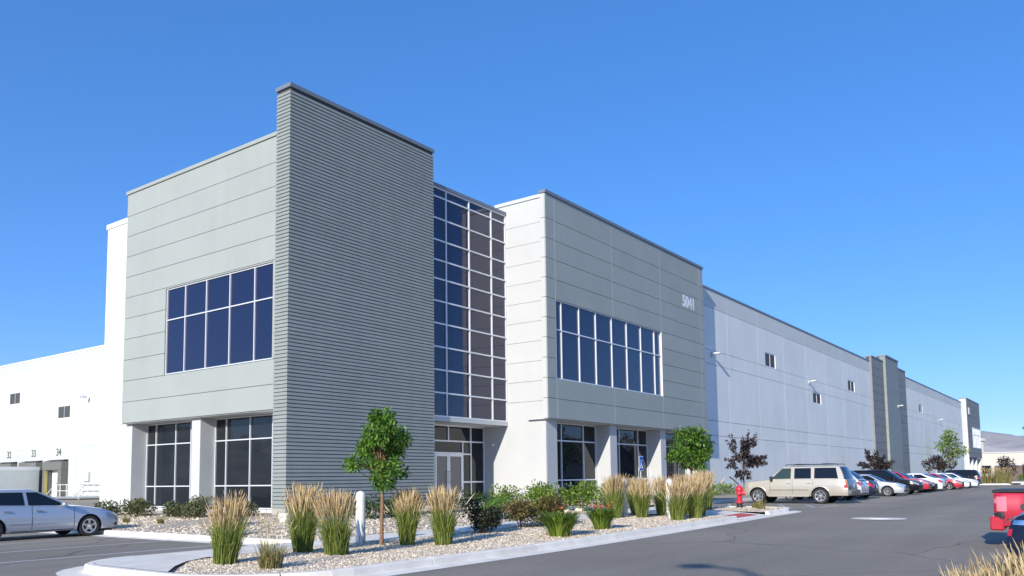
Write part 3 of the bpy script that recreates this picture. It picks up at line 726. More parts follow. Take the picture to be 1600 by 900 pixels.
m = MB(); m.bbox(-.9, -.35, -.15, .15, -.2, .1, .03); m.build('camera_body', M['steel'], r_)
# roof hatch box on the far block face
m = MB(); m.bbox(155.6, 157.3, -2.42, -2.285, 12.6, 13.9, .02); m.build('wall_louvre', M['lgrey'], BLD)
# loading stairs and trailer on the west side
r_ = tag(empty('loading_stairs', (19.0, 53.5, 0)), 'white railed steel stairs and landing next to dock 34', 'stairs')
m = MB(); m.bbox(-1.3, 1.3, -2.4, 2.4, .28, .46, .02); m.build('landing', M['steel'], r_)
for i in range(5):
    m = MB(); m.bbox(-1.3, 1.3, 2.42 + i * .32, 2.72 + i * .32, .2 - i * .2, .25 - i * .2, .01); m.build('step', M['steel'], r_)
m = MB()
for xx in (-1.25, 1.25):
    for yy in (-2.35, -1.2, 0, 1.2, 2.35): m.tube([(xx, yy, .46), (xx, yy, 1.56)], .035, 6)
    for zz in (1.56, 1.0): m.tube([(xx, -2.35, zz), (xx, 2.35, zz), (xx, 4.0, zz - 1.05)], .035, 6)
    m.tube([(xx, 4.0, -.55), (xx, 4.0, .5)], .035, 6)
for zz in (1.56, 1.0): m.tube([(-1.25, -2.35, zz), (1.25, -2.35, zz)], .035, 6)
m.build('railing', M['wpaint'], r_)
m = MB()
for xx, yy in ((-1.2, -2.2), (1.2, -2.2), (-1.2, 2.2), (1.2, 2.2)): m.box(xx-.06, xx+.06, yy-.06, yy+.06, -.05, .28)
m.build('leg', M['steel'], r_)

# ================================================================== VEHICLES
def lerp(a, b, t): return a + (b - a) * t
def interp(tab, x):
    if x <= tab[0][0]: return tab[0][1]
    for (a, va), (b, vb) in zip(tab[:-1], tab[1:]):
        if x <= b:
            t = (x - a) / (b - a); return va + (vb - va) * t
    return tab[-1][1]
def sinterp(tab, x):                                      # smoother (monotone-ish)
    e = .06; return (interp(tab, x - e) + 2 * interp(tab, x) + interp(tab, x + e)) / 4
def wheel(parent, x, y, r, w, side, style, tm=None):
    hub = tag_none = MB()
    prof = [(r*.62, -w/2), (r*.93, -w/2), (r*.985, -w*.36), (r, -w*.2), (r, w*.2), (r*.985, w*.36), (r*.93, w/2), (r*.62, w/2)]
    hub.lathe(prof, n=36, axis='y'); t = hub.build('wheel', M['black'], parent, smooth=40, loc=(x, y, r))
    o = side * w / 2
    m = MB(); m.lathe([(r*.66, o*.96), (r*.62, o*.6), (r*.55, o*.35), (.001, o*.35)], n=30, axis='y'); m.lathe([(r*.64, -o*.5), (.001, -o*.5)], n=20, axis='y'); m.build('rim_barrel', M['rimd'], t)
    m = MB(); m.lathe([(r*.675, o*.98), (r*.675, o*1.02), (r*.60, o*1.0), (r*.60, o*.8)], n=36, axis='y')
    ns = style
    for k in range(ns):
        a = 2 * math.pi * k / ns + .3; ca, sa = math.cos(a), math.sin(a); wd = (.125 if ns <= 6 else .06) * r
        P = []
        for rr, ww, yo in ((.1*r, wd*1.5, .88), (.36*r, wd*.9, .86), (.63*r, wd*1.15, .95)):
            P += [((rr*ca - ww*sa), o*yo, rr*sa + ww*ca), ((rr*ca + ww*sa), o*yo, rr*sa - ww*ca), ((rr*ca - ww*sa), o*.5, rr*sa + ww*ca), ((rr*ca + ww*sa), o*.5, rr*sa - ww*ca)]
        m.add(P, [(0,1,5,4), (1,3,7,5), (0,4,6,2), (4,5,9,8), (5,7,11,9), (4,8,10,6)]); m.add(P, [(4,5,1,0), (8,9,5,4)])
    m.lathe([(.17*r, o*.8), (.15*r, o*.95), (.001, o*.97)], n=14, axis='y')
    m.build('rim', M['rim'], t)
    return t

class Car:
    """x forward, z up. sp: L W wb foh r  top=[(x,z)..] hood/belt/deck line   gh=dict(c,rf,rr,b: base front, roof front, roof rear, base rear; H)"""
    def __init__(s, name, label, cat, group, body, sp, loc, rz):
        s.sp = sp; s.root = empty(name, loc, rz); tag(s.root, label, cat, group); s.body = body
        L = sp['L']; s.xf = sp['wb']/2 + sp['foh']; s.xr = s.xf - L; s.W2 = sp['W']/2
        s.axf, s.axr = sp['wb']/2, -sp['wb']/2; s.zb0 = sp.get('zb', .24); s.r = sp['r']
        s.lower(); s.green(); s.wheels()
    def ztop(s, x): return sinterp(s.sp['top'], x)
    def hw(s, x):
        T = s.sp.get('taper', .75); d = max(0, x - (s.xf - T)) / T; e = max(0, (s.xr + T) - x) / T
        return s.W2 * (1 - .20 * d ** 2.4 - s.sp.get('rtap', .12) * e ** 2.4)
    def side(s, x, z):
        t = (z - s.zb0) / max(.1, s.ztop(x) - s.zb0)
        tab = [(-.2, .95), (0, .955), (.12, .985), (.35, 1.0), (.6, .992), (.66, .99), (.72, .978), (.9, .962), (1.0, .94), (1.2, .90)]
        return s.hw(x) * interp(tab, t)
    def xs(s, x, z):                                      # bulge of the two ends
        T = .35; zm = s.sp.get('zbump', .5)
        b = s.sp.get('fb', .10); rb = s.sp.get('rb', .07)
        if x > s.xf - T: w = (x - (s.xf - T)) / T; return x - w * w * (b * ((z - zm) / .3) ** 2 if z > zm else .6 * b * ((zm - z) / .3) ** 2)
        if x < s.xr + T: w = ((s.xr + T) - x) / T; return x + w * w * (rb * ((z - zm) / .35) ** 2 if z > zm else .6 * rb * ((zm - z) / .3) ** 2)
        return x
    def zbot(s, x):
        z = s.zb0
        R_ = s.r * 1.17
        for a in (s.axf, s.axr):
            d = abs(x - a)
            if d < R_: z = max(z, s.r * .98 + math.sqrt(R_ * R_ - d * d))
        if x > s.axf + R_ : z = max(z, s.zb0 - .02 + .0)
        return z
    def lower(s):
        st = set()
        n = 46
        for i in range(n + 1): st.add(round(s.xr + (s.xf - s.xr) * i / n, 3))
        R_ = s.r * 1.17
        for a in (s.axf, s.axr):
            for k in range(-12, 13):
                st.add(round(a + R_ * math.sin(k / 12 * math.pi / 2), 3))
            st.add(a + R_ + .004); st.add(a - R_ - .004)
        for k in (.02, .06, .12, .2): st.add(round(s.xf - k, 3)); st.add(round(s.xr + k, 3))
        st = sorted(x for x in st if s.xr <= x <= s.xf)
        rows = []
        us = [0, .08, .22, .4, .58, .66, .73, .88, 1.0]
        for x in st:
            zt = s.ztop(x); zb = min(s.zbot(x), zt - .05); r = []
            for u in us:
                z = lerp(zb, zt, u); r.append((s.xs(x, z), s.side(x, z), z))
            cr = s.sp.get('crown', .035)
            for yy, k in ((.86, .45), (.6, .8), (.3, .97), (0, 1.0)):
                z = zt + cr * k; r.append((s.xs(x, z), s.hw(x) * .94 * yy, z))
            full = r + [(a, -b, c) for a, b, c in r[-2::-1]]
            rows.append(full)
        m = MB(); m.grid(rows, flip=True)
        nn = len(rows[0])
        # end caps as strips between left and right
        for row, fl in ((rows[0], False), (rows[-1], True)):
            h = len(row) // 2
            vs = []; fs = []
            for i in range(h + 1):
                a, b = row[i], row[len(row) - 1 - i]
                bow = (.05 if fl else -.03)
                vs += [a, (lerp(a[0], b[0], .25) + bow, lerp(a[1], b[1], .25), a[2]), (lerp(a[0], b[0], .5) + bow * 1.3, 0, a[2]), (lerp(a[0], b[0], .75) + bow, lerp(a[1], b[1], .75), a[2]), b]
            for i in range(h):
                for j in range(4):
                    q = (i*5+j, i*5+j+1, (i+1)*5+j+1, (i+1)*5+j); fs.append(q[::-1] if not fl else q)
            m.add(vs, fs)
        s.bodyo = m.build('body', s.body, s.root, smooth=32)
        u = MB(); y = s.W2 - .22
        u.box(s.xr + .25, s.xf - .25, -y, y, s.zb0 - .03, min(s.ztop(s.axf) - .12, .72)); u.build('underbody', M['plastic'], s.root)
    # greenhouse ------------------------------------------------------
    def gx(s, v):
        G = s.sp['gh']; e = lambda t: t
        f = lerp(G['c'], G['rf'], v) + G.get('fc', .06) * math.sin(v * math.pi); b = lerp(G['b'], G['rr'], v) - G.get('bc', .05) * math.sin(v * math.pi)
        return b, f
    def gw(s, v):
        G = s.sp['gh']; return lerp(s.W2 * G.get('wb', .915), s.W2 * G.get('wt', .70), v ** 1.15)
    def gz(s, v, x=0):
        G = s.sp['gh']; b = s.ztop(min(max(x, s.xr + .1), s.xf - .2)) + .005
        return lerp(b, G['H'] - .05, v)
    def gpt(s, v, side_x=None, y=None, end=None, off=0):
        b, f = s.gx(v); w = s.gw(v) + off
        if end is None: return (side_x, w, s.gz(v, side_x))
        G = s.sp['gh']
        if end > 0: x = f - G.get('fbow', .16) * (y / w) ** 2 + off; return (x, y, s.gz(v, x))
        x = b + G.get('bbow', .10) * (y / w) ** 2 - off; return (x, y, s.gz(v, x))
    def green(s):
        G = s.sp['gh']; vs_ = [0, .2, .4, .6, .8, .92, 1.0]; rows = []
        for v in vs_:
            b, f = s.gx(v); w = s.gw(v); fx = f - G.get('fbow', .16); bx = b + G.get('bbow', .10)
            r = [s.gpt(v, y=w * k, end=1) for k in (0, .35, .7, .9, 1)]
            r += [s.gpt(v, side_x=lerp(fx, bx, k)) for k in (.1, .25, .4, .55, .7, .85)]
            r += [s.gpt(v, y=w * k, end=-1) for k in (1, .9, .7, .35, 0)]
            rows.append(r + [(a, -bb, c) for a, bb, c in r[-2:0:-1]])
        # roof: shrink to the centre line with a crown
        top = rows[-1]; cx = sum(p[0] for p in top) / len(top)
        H = G['H']
        for k, dz in ((.93, .022), (.75, .04), (.4, .048), (.02, .05)):
            rows.append([(cx + (p[0] - cx) * (k if k > .5 else k), p[1] * k, H - .05 + dz) for p in top])
        rows = [r + [r[0]] for r in rows]
        m = MB(); m.grid(rows, flip=False)
        s.roofo = m.build('roof', s.body, s.root, smooth=38)
    def patch(s, name, pts, m, parent=None, mirror=True, off=.006, both=True):
        """pts: grid rows of (x,y,z); mirrored copy across y"""
        out = []
        for sg in ((1, -1) if mirror else (1,)):
            mb = MB(); mb.grid([[(x, y * sg, z) for x, y, z in r] for r in pts]); 
            out.append(mb.build(name, m, parent or s.root, smooth=60))
        return out
    def side_window(s, lo, hi, v0=.1, v1=.88, m='cglass', name='side_window', n=7):
        """lo=(x0,x1) at v0, hi=(x0,x1) at v1"""
        rows = []
        for j in range(6):
            t = j / 5; v = lerp(v0, v1, t); a, b = lerp(lo[0], hi[0], t), lerp(lo[1], hi[1], t)
            rows.append([s.gpt(v, side_x=lerp(a, b, i / n), off=.007) for i in range(n + 1)])
        return s.patch(name, rows, M[m])
    def end_glass(s, end, v0=.06, v1=.93, m='cglass'):
        rows = [[s.gpt(lerp(v0, v1, j/6), y=s.gw(lerp(v0, v1, j/6)) * k, end=end, off=.006) for k in (-.9, -.6, -.3, 0, .3, .6, .9)] for j in range(7)]
        return s.patch('windscreen' if end > 0 else 'rear_window', rows, M[m], mirror=False)[0]
    def side_patch(s, name, x0, x1, zlo, zhi, m, off=.006, n=8, k=4, mirror=True, parent=None):
        f = lambda q, x: q(x) if callable(q) else q
        rows = []
        for j in range(k + 1):
            r = []
            for i in range(n + 1):
                x = lerp(x0, x1, i / n); z = lerp(f(zlo, x), f(zhi, x), j / k)
                r.append((s.xs(x, z) + (off if x > s.xf - .3 else -off if x < s.xr + .3 else 0), s.side(x, z) + off, z))
            rows.append(r)
        return s.patch(name, rows, m, mirror=mirror, parent=parent)
    def end_patch(s, name, end, y0, y1, z0, z1, m, off=.012, mirror=False, n=6):
        rows = []; X = s.xf if end > 0 else s.xr
        for z in [lerp(z0, z1, j / 4) for j in range(5)]:
            r = []
            for i in range(n + 1):
                y = lerp(y0, y1, i / n); w = s.side(X, z); t = abs(y) / max(w, .1)
                bow = (.05 if end > 0 else -.03) * (1.3 if t < .25 else interp([(.25, 1.25), (.5, 1.0), (1, 0)], t))
                r.append((s.xs(X, z) + bow + off * (1 if end > 0 else -1), y, z))
            rows.append(r)
        return s.patch(name, rows, m, mirror=mirror)
    def seam(s, x, z0, z1, lean=0):
        s.side_patch('door_seam', x - .006, x + .006, z0, z1, M['plastic'], off=.003, n=1, k=8)
    def handle(s, x, z, m=None, w=.2):
        for sg in (1, -1):
            y = s.side(x, z); mb = MB(); mb.bbox(x - w/2, x + w/2, y + .004, y + .04, z - .018, z + .018, .01)
            if sg < 0: mb.v = [(a, -b, c) for a, b, c in mb.v]; mb.f = [f[::-1] for f in mb.f]
            mb.build('door_handle', m or s.body, s.root)
    def mirror(s, x, z, m=None, size=(.12, .2, .14)):
        for sg in (1, -1):
            y = s.W2 * .94; mb = MB(); mb.bbox(x - size[0]/2, x + size[0]/2, y, y + size[1], z - size[2]/2, z + size[2]/2, .035)
            mb.box(x - .03, x + .03, y - .06, y + .02, z - size[2]/2 + .01, z - .01)
            if sg < 0: mb.v = [(a, -b, c) for a, b, c in mb.v]; mb.f = [f[::-1] for f in mb.f]
            mb.build('door_mirror', m or s.body, s.root, smooth=40)
    def wheels(s):
        sp = s.sp
        for x in (s.axf, s.axr):
            for sg in (1, -1): wheel(s.root, x, sg * (s.W2 - sp.get('tw', .21) / 2 - .025), s.r, sp.get('tw', .21), sg, sp.get('spokes', 5))

def sedan_spec(L=4.75, W=1.82, H=1.45, wb=2.74, foh=.93, r=.325, spokes=7):
    xf = wb/2 + foh; xr = xf - L
    return dict(L=L, W=W, wb=wb, foh=foh, r=r, spokes=spokes, zb=.22, zbump=.5, fb=.09, rb=.06, taper=.85, rtap=.14,
        top=[(xr, .86), (xr + .12, .99), (xr + .55, 1.03), (xr + 1.0, 1.0), (-.2, .96), (xf - 1.25, .93), (xf - .6, .83), (xf - .2, .72), (xf, .62)],
        gh=dict(c=xf - 1.15, rf=xf - 2.02, rr=xr + 1.38, b=xr + .42, H=H, fc=.08, bc=-.03, wt=.66))
def suv_spec(L=4.7, W=1.86, H=1.70, wb=2.68, foh=.92, r=.36, spokes=5, slope=.35):
    xf = wb/2 + foh; xr = xf - L
    return dict(L=L, W=W, wb=wb, foh=foh, r=r, spokes=spokes, zb=.30, zbump=.6, fb=.07, rb=.05, taper=.7, rtap=.10,
        top=[(xr, .98), (xr + .1, 1.10), (xr + .6, 1.13), (0, 1.08), (xf - 1.3, 1.07), (xf - .6, .98), (xf - .15, .86), (xf, .78)],
        gh=dict(c=xf - 1.22, rf=xf - 2.0, rr=xr + slope, b=xr + .06, H=H, fc=.06, bc=.05, wt=.70))

def dress(c, kind):
    """ordinary glass, lamps and trim for a car in the row"""
    xf, xr = c.xf, c.xr; G = c.sp['gh']; v0, v1 = .12, .86
    fl0, fl1 = c.gx(v0)[1] - .24, c.gx(v1)[1] - .24; bl0, bl1 = c.gx(v0)[0] + .24, c.gx(v1)[0] + .20
    bp = lerp(c.gx(1)[0], c.gx(1)[1], .52)
    c.side_window((bp + .04, fl0), (bp + .04, fl1), v0, v1)
    if kind == 'sedan': c.side_window((bl0 + .18, bp - .05), (bl1 + .08, bp - .05), v0, v1)
    else:
        cp = lerp(bl1, bp, .36); c.side_window((cp + .04, bp - .05), (cp + .04, bp - .05), v0, v1); c.side_window((bl0, cp - .05), (bl1, cp - .05), v0 + .12, v1)
    c.end_glass(1); c.end_glass(-1, v0=.12)
    zt = c.ztop
    c.side_patch('headlight', xf - .5, xf - .02, lambda x: zt(x) - .17 + .05 * (xf - x), lambda x: zt(x) - .04, M['lampc'], off=.008)
    c.side_patch('tail_light', xr + .01, xr + .3, lambda x: zt(x) - .26, lambda x: zt(x) - .07, M['lampr'], off=.008)
    c.end_patch('grille', 1, -.42, .42, .48, .66, M['plastic']); c.end_patch('bumper_intake', 1, -.55, .55, c.zb0 + .06, .42, M['plastic'])
    c.end_patch('tail_lamp_inner', -1, .45, .70, zt(xr) - .16, zt(xr) - .02, M['lampr'], mirror=True)
    c.end_patch('number_plate', -1, -.17, .17, .62, .78, M['plate']); c.end_patch('bumper_lower', -1, -.6, .6, c.zb0 + .02, .4, M['plastic'])
    c.handle(bp + .2, zt(bp) - .13); c.handle(bp - .75, zt(bp) - .12)
    c.seam(bp, c.zb0 + .1, zt(bp) - .02); c.seam(fl0 - .02, c.zb0 + .12, zt(fl0) - .02)
    c.mirror(fl0 - .12, zt(fl0) + .1)
    return c
GP = 'cars parked along the long facade'
P_silver = paint('silver_paint', (.50, .52, .55)); P_sedan = paint('silver_blue_paint', (.46, .50, .56), .45, .28)
P_beige = paint('pewter_beige_paint', (.52, .48, .40), .35, .34); P_black = mat('black_paint', (.006, .007, .009), .2, spec=.3); P_navy = mat('navy_paint', (.010, .015, .036), .2, spec=.35)
P_red = paint('red_paint', (.52, .02, .045), .1, .3); P_white = paint('white_paint', (.78, .79, .79), 0, .35); P_dkgrey = paint('charcoal_paint', (.06, .065, .075), .3, .3)

# silver sedan at the left, nose to the building
sp = sedan_spec(4.87, 1.82, 1.47, 2.74, .98, .318, 5)
sp['gh'].update(c=.93, rf=.02, rr=-1.22, b=-2.12)
sed = Car('parked_car', 'silver blue four door sedan nose-in on the left lot near the dock doors', 'car', None, P_sedan, sp, (-7.35, 2.72, g(-7)), 0)
c = sed; xf, xr = c.xf, c.xr; zt = c.ztop
c.side_window((-.40, .66), (-.40, -.10), .06, .9, n=10); c.side_window((-1.36, -.50), (-1.16, -.50), .06, .9); c.side_window((-1.72, -1.42), (-1.32, -1.22), .12, .82)
c.end_glass(1); c.end_glass(-1)
c.side_patch('headlight', xf - .42, xf - .02, lambda x: zt(x) - .20, lambda x: zt(x) - .06 , M['lampc'], off=.008)
c.side_patch('tail_light', xr + .01, xr + .3, .72, .92, M['lampr'], off=.008)
c.side_patch('fog_lamp_recess', xf - .16, xf - .03, .30, lambda x: .36 + .4 * (x - xf + .16), M['plastic'], off=.006)
c.end_patch('grille', 1, -.4, .4, .46, .60, M['plastic']); c.end_patch('bumper_intake', 1, -.5, .5, .28, .4, M['plastic'])
for a, b in ((-.29, .88), (-1.02, -.33)): c.side_patch('rub_strip', a, b, .47, .53, P_sedan, off=.018)
c.seam(-.31, .30, 1.0); c.seam(.90, .30, .9); c.seam(-1.2, .68, 1.0)
c.handle(-.12, .82, M['chrome']); c.handle(-1.0, .83, M['chrome']); c.mirror(.56, 1.0)
c.side_patch('sill_strip', -.9, .9, .235, .26, P_dkgrey, off=.006)
mbp = MB(); mbp.box(-.085, -.045, .70, .72, .97, 1.38)
# dark cabin frames round the windows
# beige SUV
sp = dict(L=5.25, W=2.0, wb=3.08, foh=.88, r=.385, tw=.26, spokes=6, zb=.40, zbump=.65, fb=.05, rb=.03, taper=.5, rtap=.06, crown=.03,
    top=[(-2.83, 1.10), (-2.75, 1.17), (-2.0, 1.19), (0, 1.19), (1.0, 1.17), (1.35, 1.15), (2.2, 1.06), (2.36, 1.0), (2.42, .9)],
    gh=dict(c=1.12, rf=.36, rr=-2.5, b=-2.74, H=1.86, fc=.05, bc=.03, wb=.93, wt=.76, bbow=.08, fbow=.14))
suv = Car('parked_suv', 'beige full size SUV with roof rack parked nose-in beside the red hydrant', 'suv', GP, P_beige, sp, (23.3, -10.62, .2), R(90))
c = suv; xf, xr = c.xf, c.xr; zt = c.ztop
c.side_window((-.13, .86), (-.13, .30), .06, .9, 'cglassg', n=9); c.side_window((-1.12, -.30), (-1.10, -.30), .06, .9); c.side_window((-2.40, -1.27), (-2.28, -1.27), .06, .9)
c.end_glass(1); c.end_glass(-1, v0=.02, v1=.95)
c.side_patch('headlight', xf - .2, xf - .02, .82, 1.0, M['lampc'], off=.008); c.side_patch('turn_signal', xf - .2, xf - .01, .72, .81, M['lampo'], off=.008)
c.side_patch('tail_light', xr + .01, xr + .17, .78, .98, M['lampr'], off=.012); c.side_patch('amber_lamp', xr + .01, xr + .17, .985, 1.14, M['lampo'], off=.012)
c.end_patch('grille', 1, -.6, .6, .72, .95, M['plastic'])
c.end_patch('tailgate', -1, -.8, .8, .62, 1.15, P_dkgrey); c.end_patch('number_plate', -1, -.17, .17, .8, .96, M['plate'], off=.02)
m = MB(); m.bbox(xr - .14, xr + .1, -.93, .93, .45, .66, .04); m.build('rear_bumper', M['dockpad'], suv.root, smooth=40)
m = MB(); m.bbox(xr - .42, xr - .1, -.06, .06, .40, .5, .015); m.build('tow_hitch', M['plastic'], suv.root)
m = MB(); m.bbox(xf - .12, xf + .10, -.93, .93, .42, .64, .05); m.build('front_bumper', P_beige, suv.root, smooth=40)
c.seam(.90, .5, 1.17); c.seam(-.21, .5, 1.17); c.seam(-1.2, .9, 1.17)
c.side_patch('door_trim_band', -1.0, .95, .66, .685, P_dkgrey, off=.006); c.handle(-.05, 1.0); c.handle(-1.02, 1.0); c.mirror(.80, 1.25, M['plastic'], (.12, .24, .22))
for sg in (1, -1):
    m = MB(); m.bbox(-1.02, 1.0, sg*.99 - .1, sg*.99 + .06, .34, .43, .02); m.build('running_board', P_beige, suv.root)
    m = MB(); m.tube([(.2, sg*.62, 1.86), (.15, sg*.62, 1.93), (-2.3, sg*.62, 1.93), (-2.36, sg*.62, 1.86)], .02, 6); m.build('roof_rail', M['plastic'], suv.root)
for xx in (-.45, -1.75):
    m = MB(); m.bbox(xx - .14, xx + .14, -.66, .66, 1.915, 1.965, .02); m.build('roof_crossbar', M['plastic'], suv.root)
def fender(c_, ax, m_):
    R_ = c_.r * 1.17
    for sg in (1, -1):
        rows = []
        for k in range(19):
            a = math.pi * k / 18; row = []
            for rr, o in ((R_ - .01, -.02), (R_ + .0, .012), (R_ + .055, .012), (R_ + .065, .0)):
                x = ax + rr * math.cos(a); z = c_.r * .98 + rr * math.sin(a); row.append((x, sg * (c_.side(x, z) + o), z))
            rows.append(row)
        mb = MB(); mb.grid(rows, flip=sg > 0); mb.build('wheel_arch_trim', m_, c_.root, smooth=50)
for ax in (c.axf, c.axr): fender(c, ax, P_beige)

def rowcar(kind, label, pnt, xs_, ynose, back_in, **kw):
    sp_ = sedan_spec(**kw) if kind == 'sedan' else suv_spec(**kw)
    xf_ = sp_['wb']/2 + sp_['foh']; L_ = sp_['L']; W_ = sp_['W']
    if back_in: y = ynose + xf_; rz = R(-90)              # nose towards the drive
    else: y = ynose + (L_ - xf_); rz = R(90)
    return dress(Car('parked_car' if kind == 'sedan' else 'parked_suv', label, 'car' if kind == 'sedan' else 'suv', GP, pnt, sp_, (xs_ + W_/2, y, .2), rz), kind)
rowcar('suv', 'silver crossover parked nose-in right behind the beige SUV', P_silver, 27.6, -12.8, False, slope=.75)
rowcar('sedan', 'dark navy car mostly hidden between silver crossover and silver coupe', P_navy, 31.6, -12.5, False, L=4.5)
rowcar('sedan', 'silver coupe backed in with its black spoked front wheel showing', P_silver, 36.9, -13.1, True, L=4.6, H=1.42, spokes=10)
rowcar('suv', 'black crossover backed in behind the silver coupe', P_black, 41.4, -13.2, True, L=4.8)
rowcar('suv', 'tall red hatchback between black crossover and white sedan', P_red, 46.6, -12.9, True, L=4.4, H=1.60, slope=.8)
rowcar('sedan', 'black sedan just beyond the red hatchback', P_black, 49.6, -12.8, True, L=4.6)
rowcar('sedan', 'white sedan nose-in beyond the red hatchback', P_white, 52.6, -12.9, False)
rowcar('sedan', 'charcoal sedan in the middle of the row before the low red one', P_dkgrey, 56.2, -12.5, False)
rowcar('sedan', 'low red sedan backed in, farther along the row', P_red, 60.2, -13.2, True, H=1.42)
rowcar('sedan', 'white sedan backed in next to the low red one', P_white, 64.6, -13.2, True, L=4.9)
rowcar('sedan', 'pale white sedan second from the end of the row', P_white, 69.4, -13.3, True)
rowcar('suv', 'black SUV nose-in at the far end of the row', P_black, 74.0, -13.0, False, L=5.0, H=1.75)

# red pickup tail, right edge
PK = tag(empty('pickup_truck', (1.95, -24.15, 0), R(-90)), 'red pickup truck with a black bed cover cut by the right edge', 'pickup')
def pk():
    # x forward (towards -Y in the world), origin at mid wheelbase
    xr, xf, W2 = -2.75, 2.95, 1.0
    m = MB(); rows = []
    R_ = .46; ax = -1.75
    for x in [xr, xr + .04, xr + .12] + [xr + .2 + .06 * i for i in range(0, 42)]:
        if x > -.2: break
        zb = .56
        d = abs(x - ax)
        if d < R_: zb = max(zb, .40 + math.sqrt(R_*R_ - d*d))
        zt = 1.32; e = .10 * max(0, 1 - (x - xr) / .15) ** 2
        r = []
        for u, k in ((0, .96), (.15, .985), (.4, 1.0), (.65, 1.0), (.72, .985), (.95, .965), (1, .94)):
            r.append((x + (.03 * (u - .5) ** 2 if x < xr + .1 else 0), (W2 - e) * k, zb + (zt - zb) * u))
        r.append((x, W2 * .88, 1.32)); r.append((x, W2 * .86, .8))
        rows.append(r)
    m.grid(rows, flip=True); m.grid([[(a, -b, c_) for a, b, c_ in r] for r in rows])
    # tailgate
    m.grid([[(xr - .01 + .02 * t, y, .62 + .68 * t) for y in (-.86, -.4, .0, .4, .86)] for t in (0, .1, .5, .9, 1)])
    m.build('bed', P_red, PK, smooth=35)
    m = MB(); m.bbox(xr - .02, -.25, -.93, .93, 1.325, 1.40, .03); m.build('bed_cover', M['plastic'], PK)
    for sg in (1, -1):
        mb = MB(); mb.grid([[(xr + .012 + .26 * t, sg * ((W2 - .10 * max(0, 1 - .26 * t / .15) ** 2) * k + .012), z) for t in (0, .33, .66, 1)] for z, k in ((.90, 1), (1.02, 1), (1.13, .99), (1.24, .965))], flip=sg < 0); mb.build('tail_light', M.setdefault('lampp', mat('pale_red_lens', (.72, .22, .26), .12, coat=.5)), PK, smooth=60)
        mb = MB(); mb.grid([[(xr + .005 + .22 * t, sg * ((W2 - .10 * max(0, 1 - .22 * t / .15) ** 2) * k + .008), z) for t in (0, .33, .66, 1)] for z, k in ((.72, .99), (.80, 1), (.88, 1))], flip=sg < 0); mb.build('reversing_lamp', M['plastic'], PK)
        wheel(PK, ax, sg * .84, .39, .27, sg, 6); wheel(PK, 1.85, sg * .84, .39, .27, sg, 6)
        mb = MB(); mb.bbox(xr - .09, xr + .2, sg*.74 - .25, sg*.72 + .27, .45, .78, .035); mb.build('bumper_end', P_red, PK)
        mb = MB(); mb.lathe([(.001, sg*1.012), (.085, sg*1.012), (.09, sg*.98)], (xr + .62, 0, 1.0), 18, 'y'); mb.build('fuel_cap', M['plastic'], PK)
    m = MB(); m.bbox(xr - .09, xr + .05, -.48, .48, .5, .66, .03); m.build('rear_bumper', M['chrome'], PK)
    m = MB(); m.bbox(xr + .3, xf - .3, -.7, .7, .42, .56, .02); m.build('chassis', M['plastic'], PK)
    # cab
    rows = []
    for x, zt in ((-.2, 1.32), (1.2, 1.30), (1.7, 1.27), (2.6, 1.16), (2.85, 1.05), (2.95, .95)):
        rows.append([(x, W2 * .96, .45), (x, W2, .8), (x, W2 * .98, zt - .1), (x, W2 * .92, zt), (x, 0, zt + .03), (x, -W2 * .92, zt), (x, -W2 * .98, zt - .1), (x, -W2, .8), (x, -W2 * .96, .45)])
    m = MB(); m.grid(rows, flip=True); m.add(rows[-1], [tuple(range(9))])
    cb = [(-.18, 1.33, .9), (-.1, 1.86, .76), (.9, 1.9, .76), (1.65, 1.3, .9)]
    m.add([(x, s_ * y, z) for x, z, y in cb for s_ in (1, -1)], [(0,2,3,1), (2,4,5,3), (4,6,7,5), (0,6,4,2)[::-1], (1,3,5,7)[::-1]])
    m.build('cab', P_red, PK, smooth=35)
    for sg in (1, -1):
        mb = MB(); mb.add([(-.1, sg*.895, 1.38), (1.3, sg*.895, 1.36), (.85, sg*.80, 1.8), (-.04, sg*.80, 1.8)], [(0,1,2,3)]); mb.build('side_window', M['cglass'], PK)
    m = MB(); m.add([(-.205, -.7, 1.42), (-.205, .7, 1.42), (-.14, .6, 1.8), (-.14, -.6, 1.8)], [(0,1,2,3)]); m.build('rear_window', M['cglass'], PK)
pk(); PK.scale = (.9, .9, .89)
# dark car in front of it
sp = sedan_spec(4.6, 1.82, 1.44, 2.7, .95, .33, 5); sp['top'][0] = (sp['top'][0][0], .90)
dk = dress(Car('parked_car', 'dark navy sedan rear at the right edge in front of the red pickup', 'car', None, P_navy, sp, (-4.35, -24.76, 0), R(-90)), 'sedan')
for o_ in [q for q in dk.root.children if q.name.startswith(('tail_lamp_inner', 'tail_light'))]: bpy.data.objects.remove(o_)
dk.side_patch('quarter_strip', dk.xr + .05, dk.xr + .55, .86, .93, M['chrome'], off=.008)
dk.side_patch('tail_light', dk.xr + .005, dk.xr + .07, .70, .80, M['lampr'], off=.008)
m = MB(); m.add([(dk.xr - .012 , -.6, .86), (dk.xr - .012, .6, .86), (dk.xr + .01, .6, .93), (dk.xr + .01, -.6, .93)], [(0,1,2,3), (3,2,1,0)]); m.build('boot_strip', M['chrome'], dk.root)

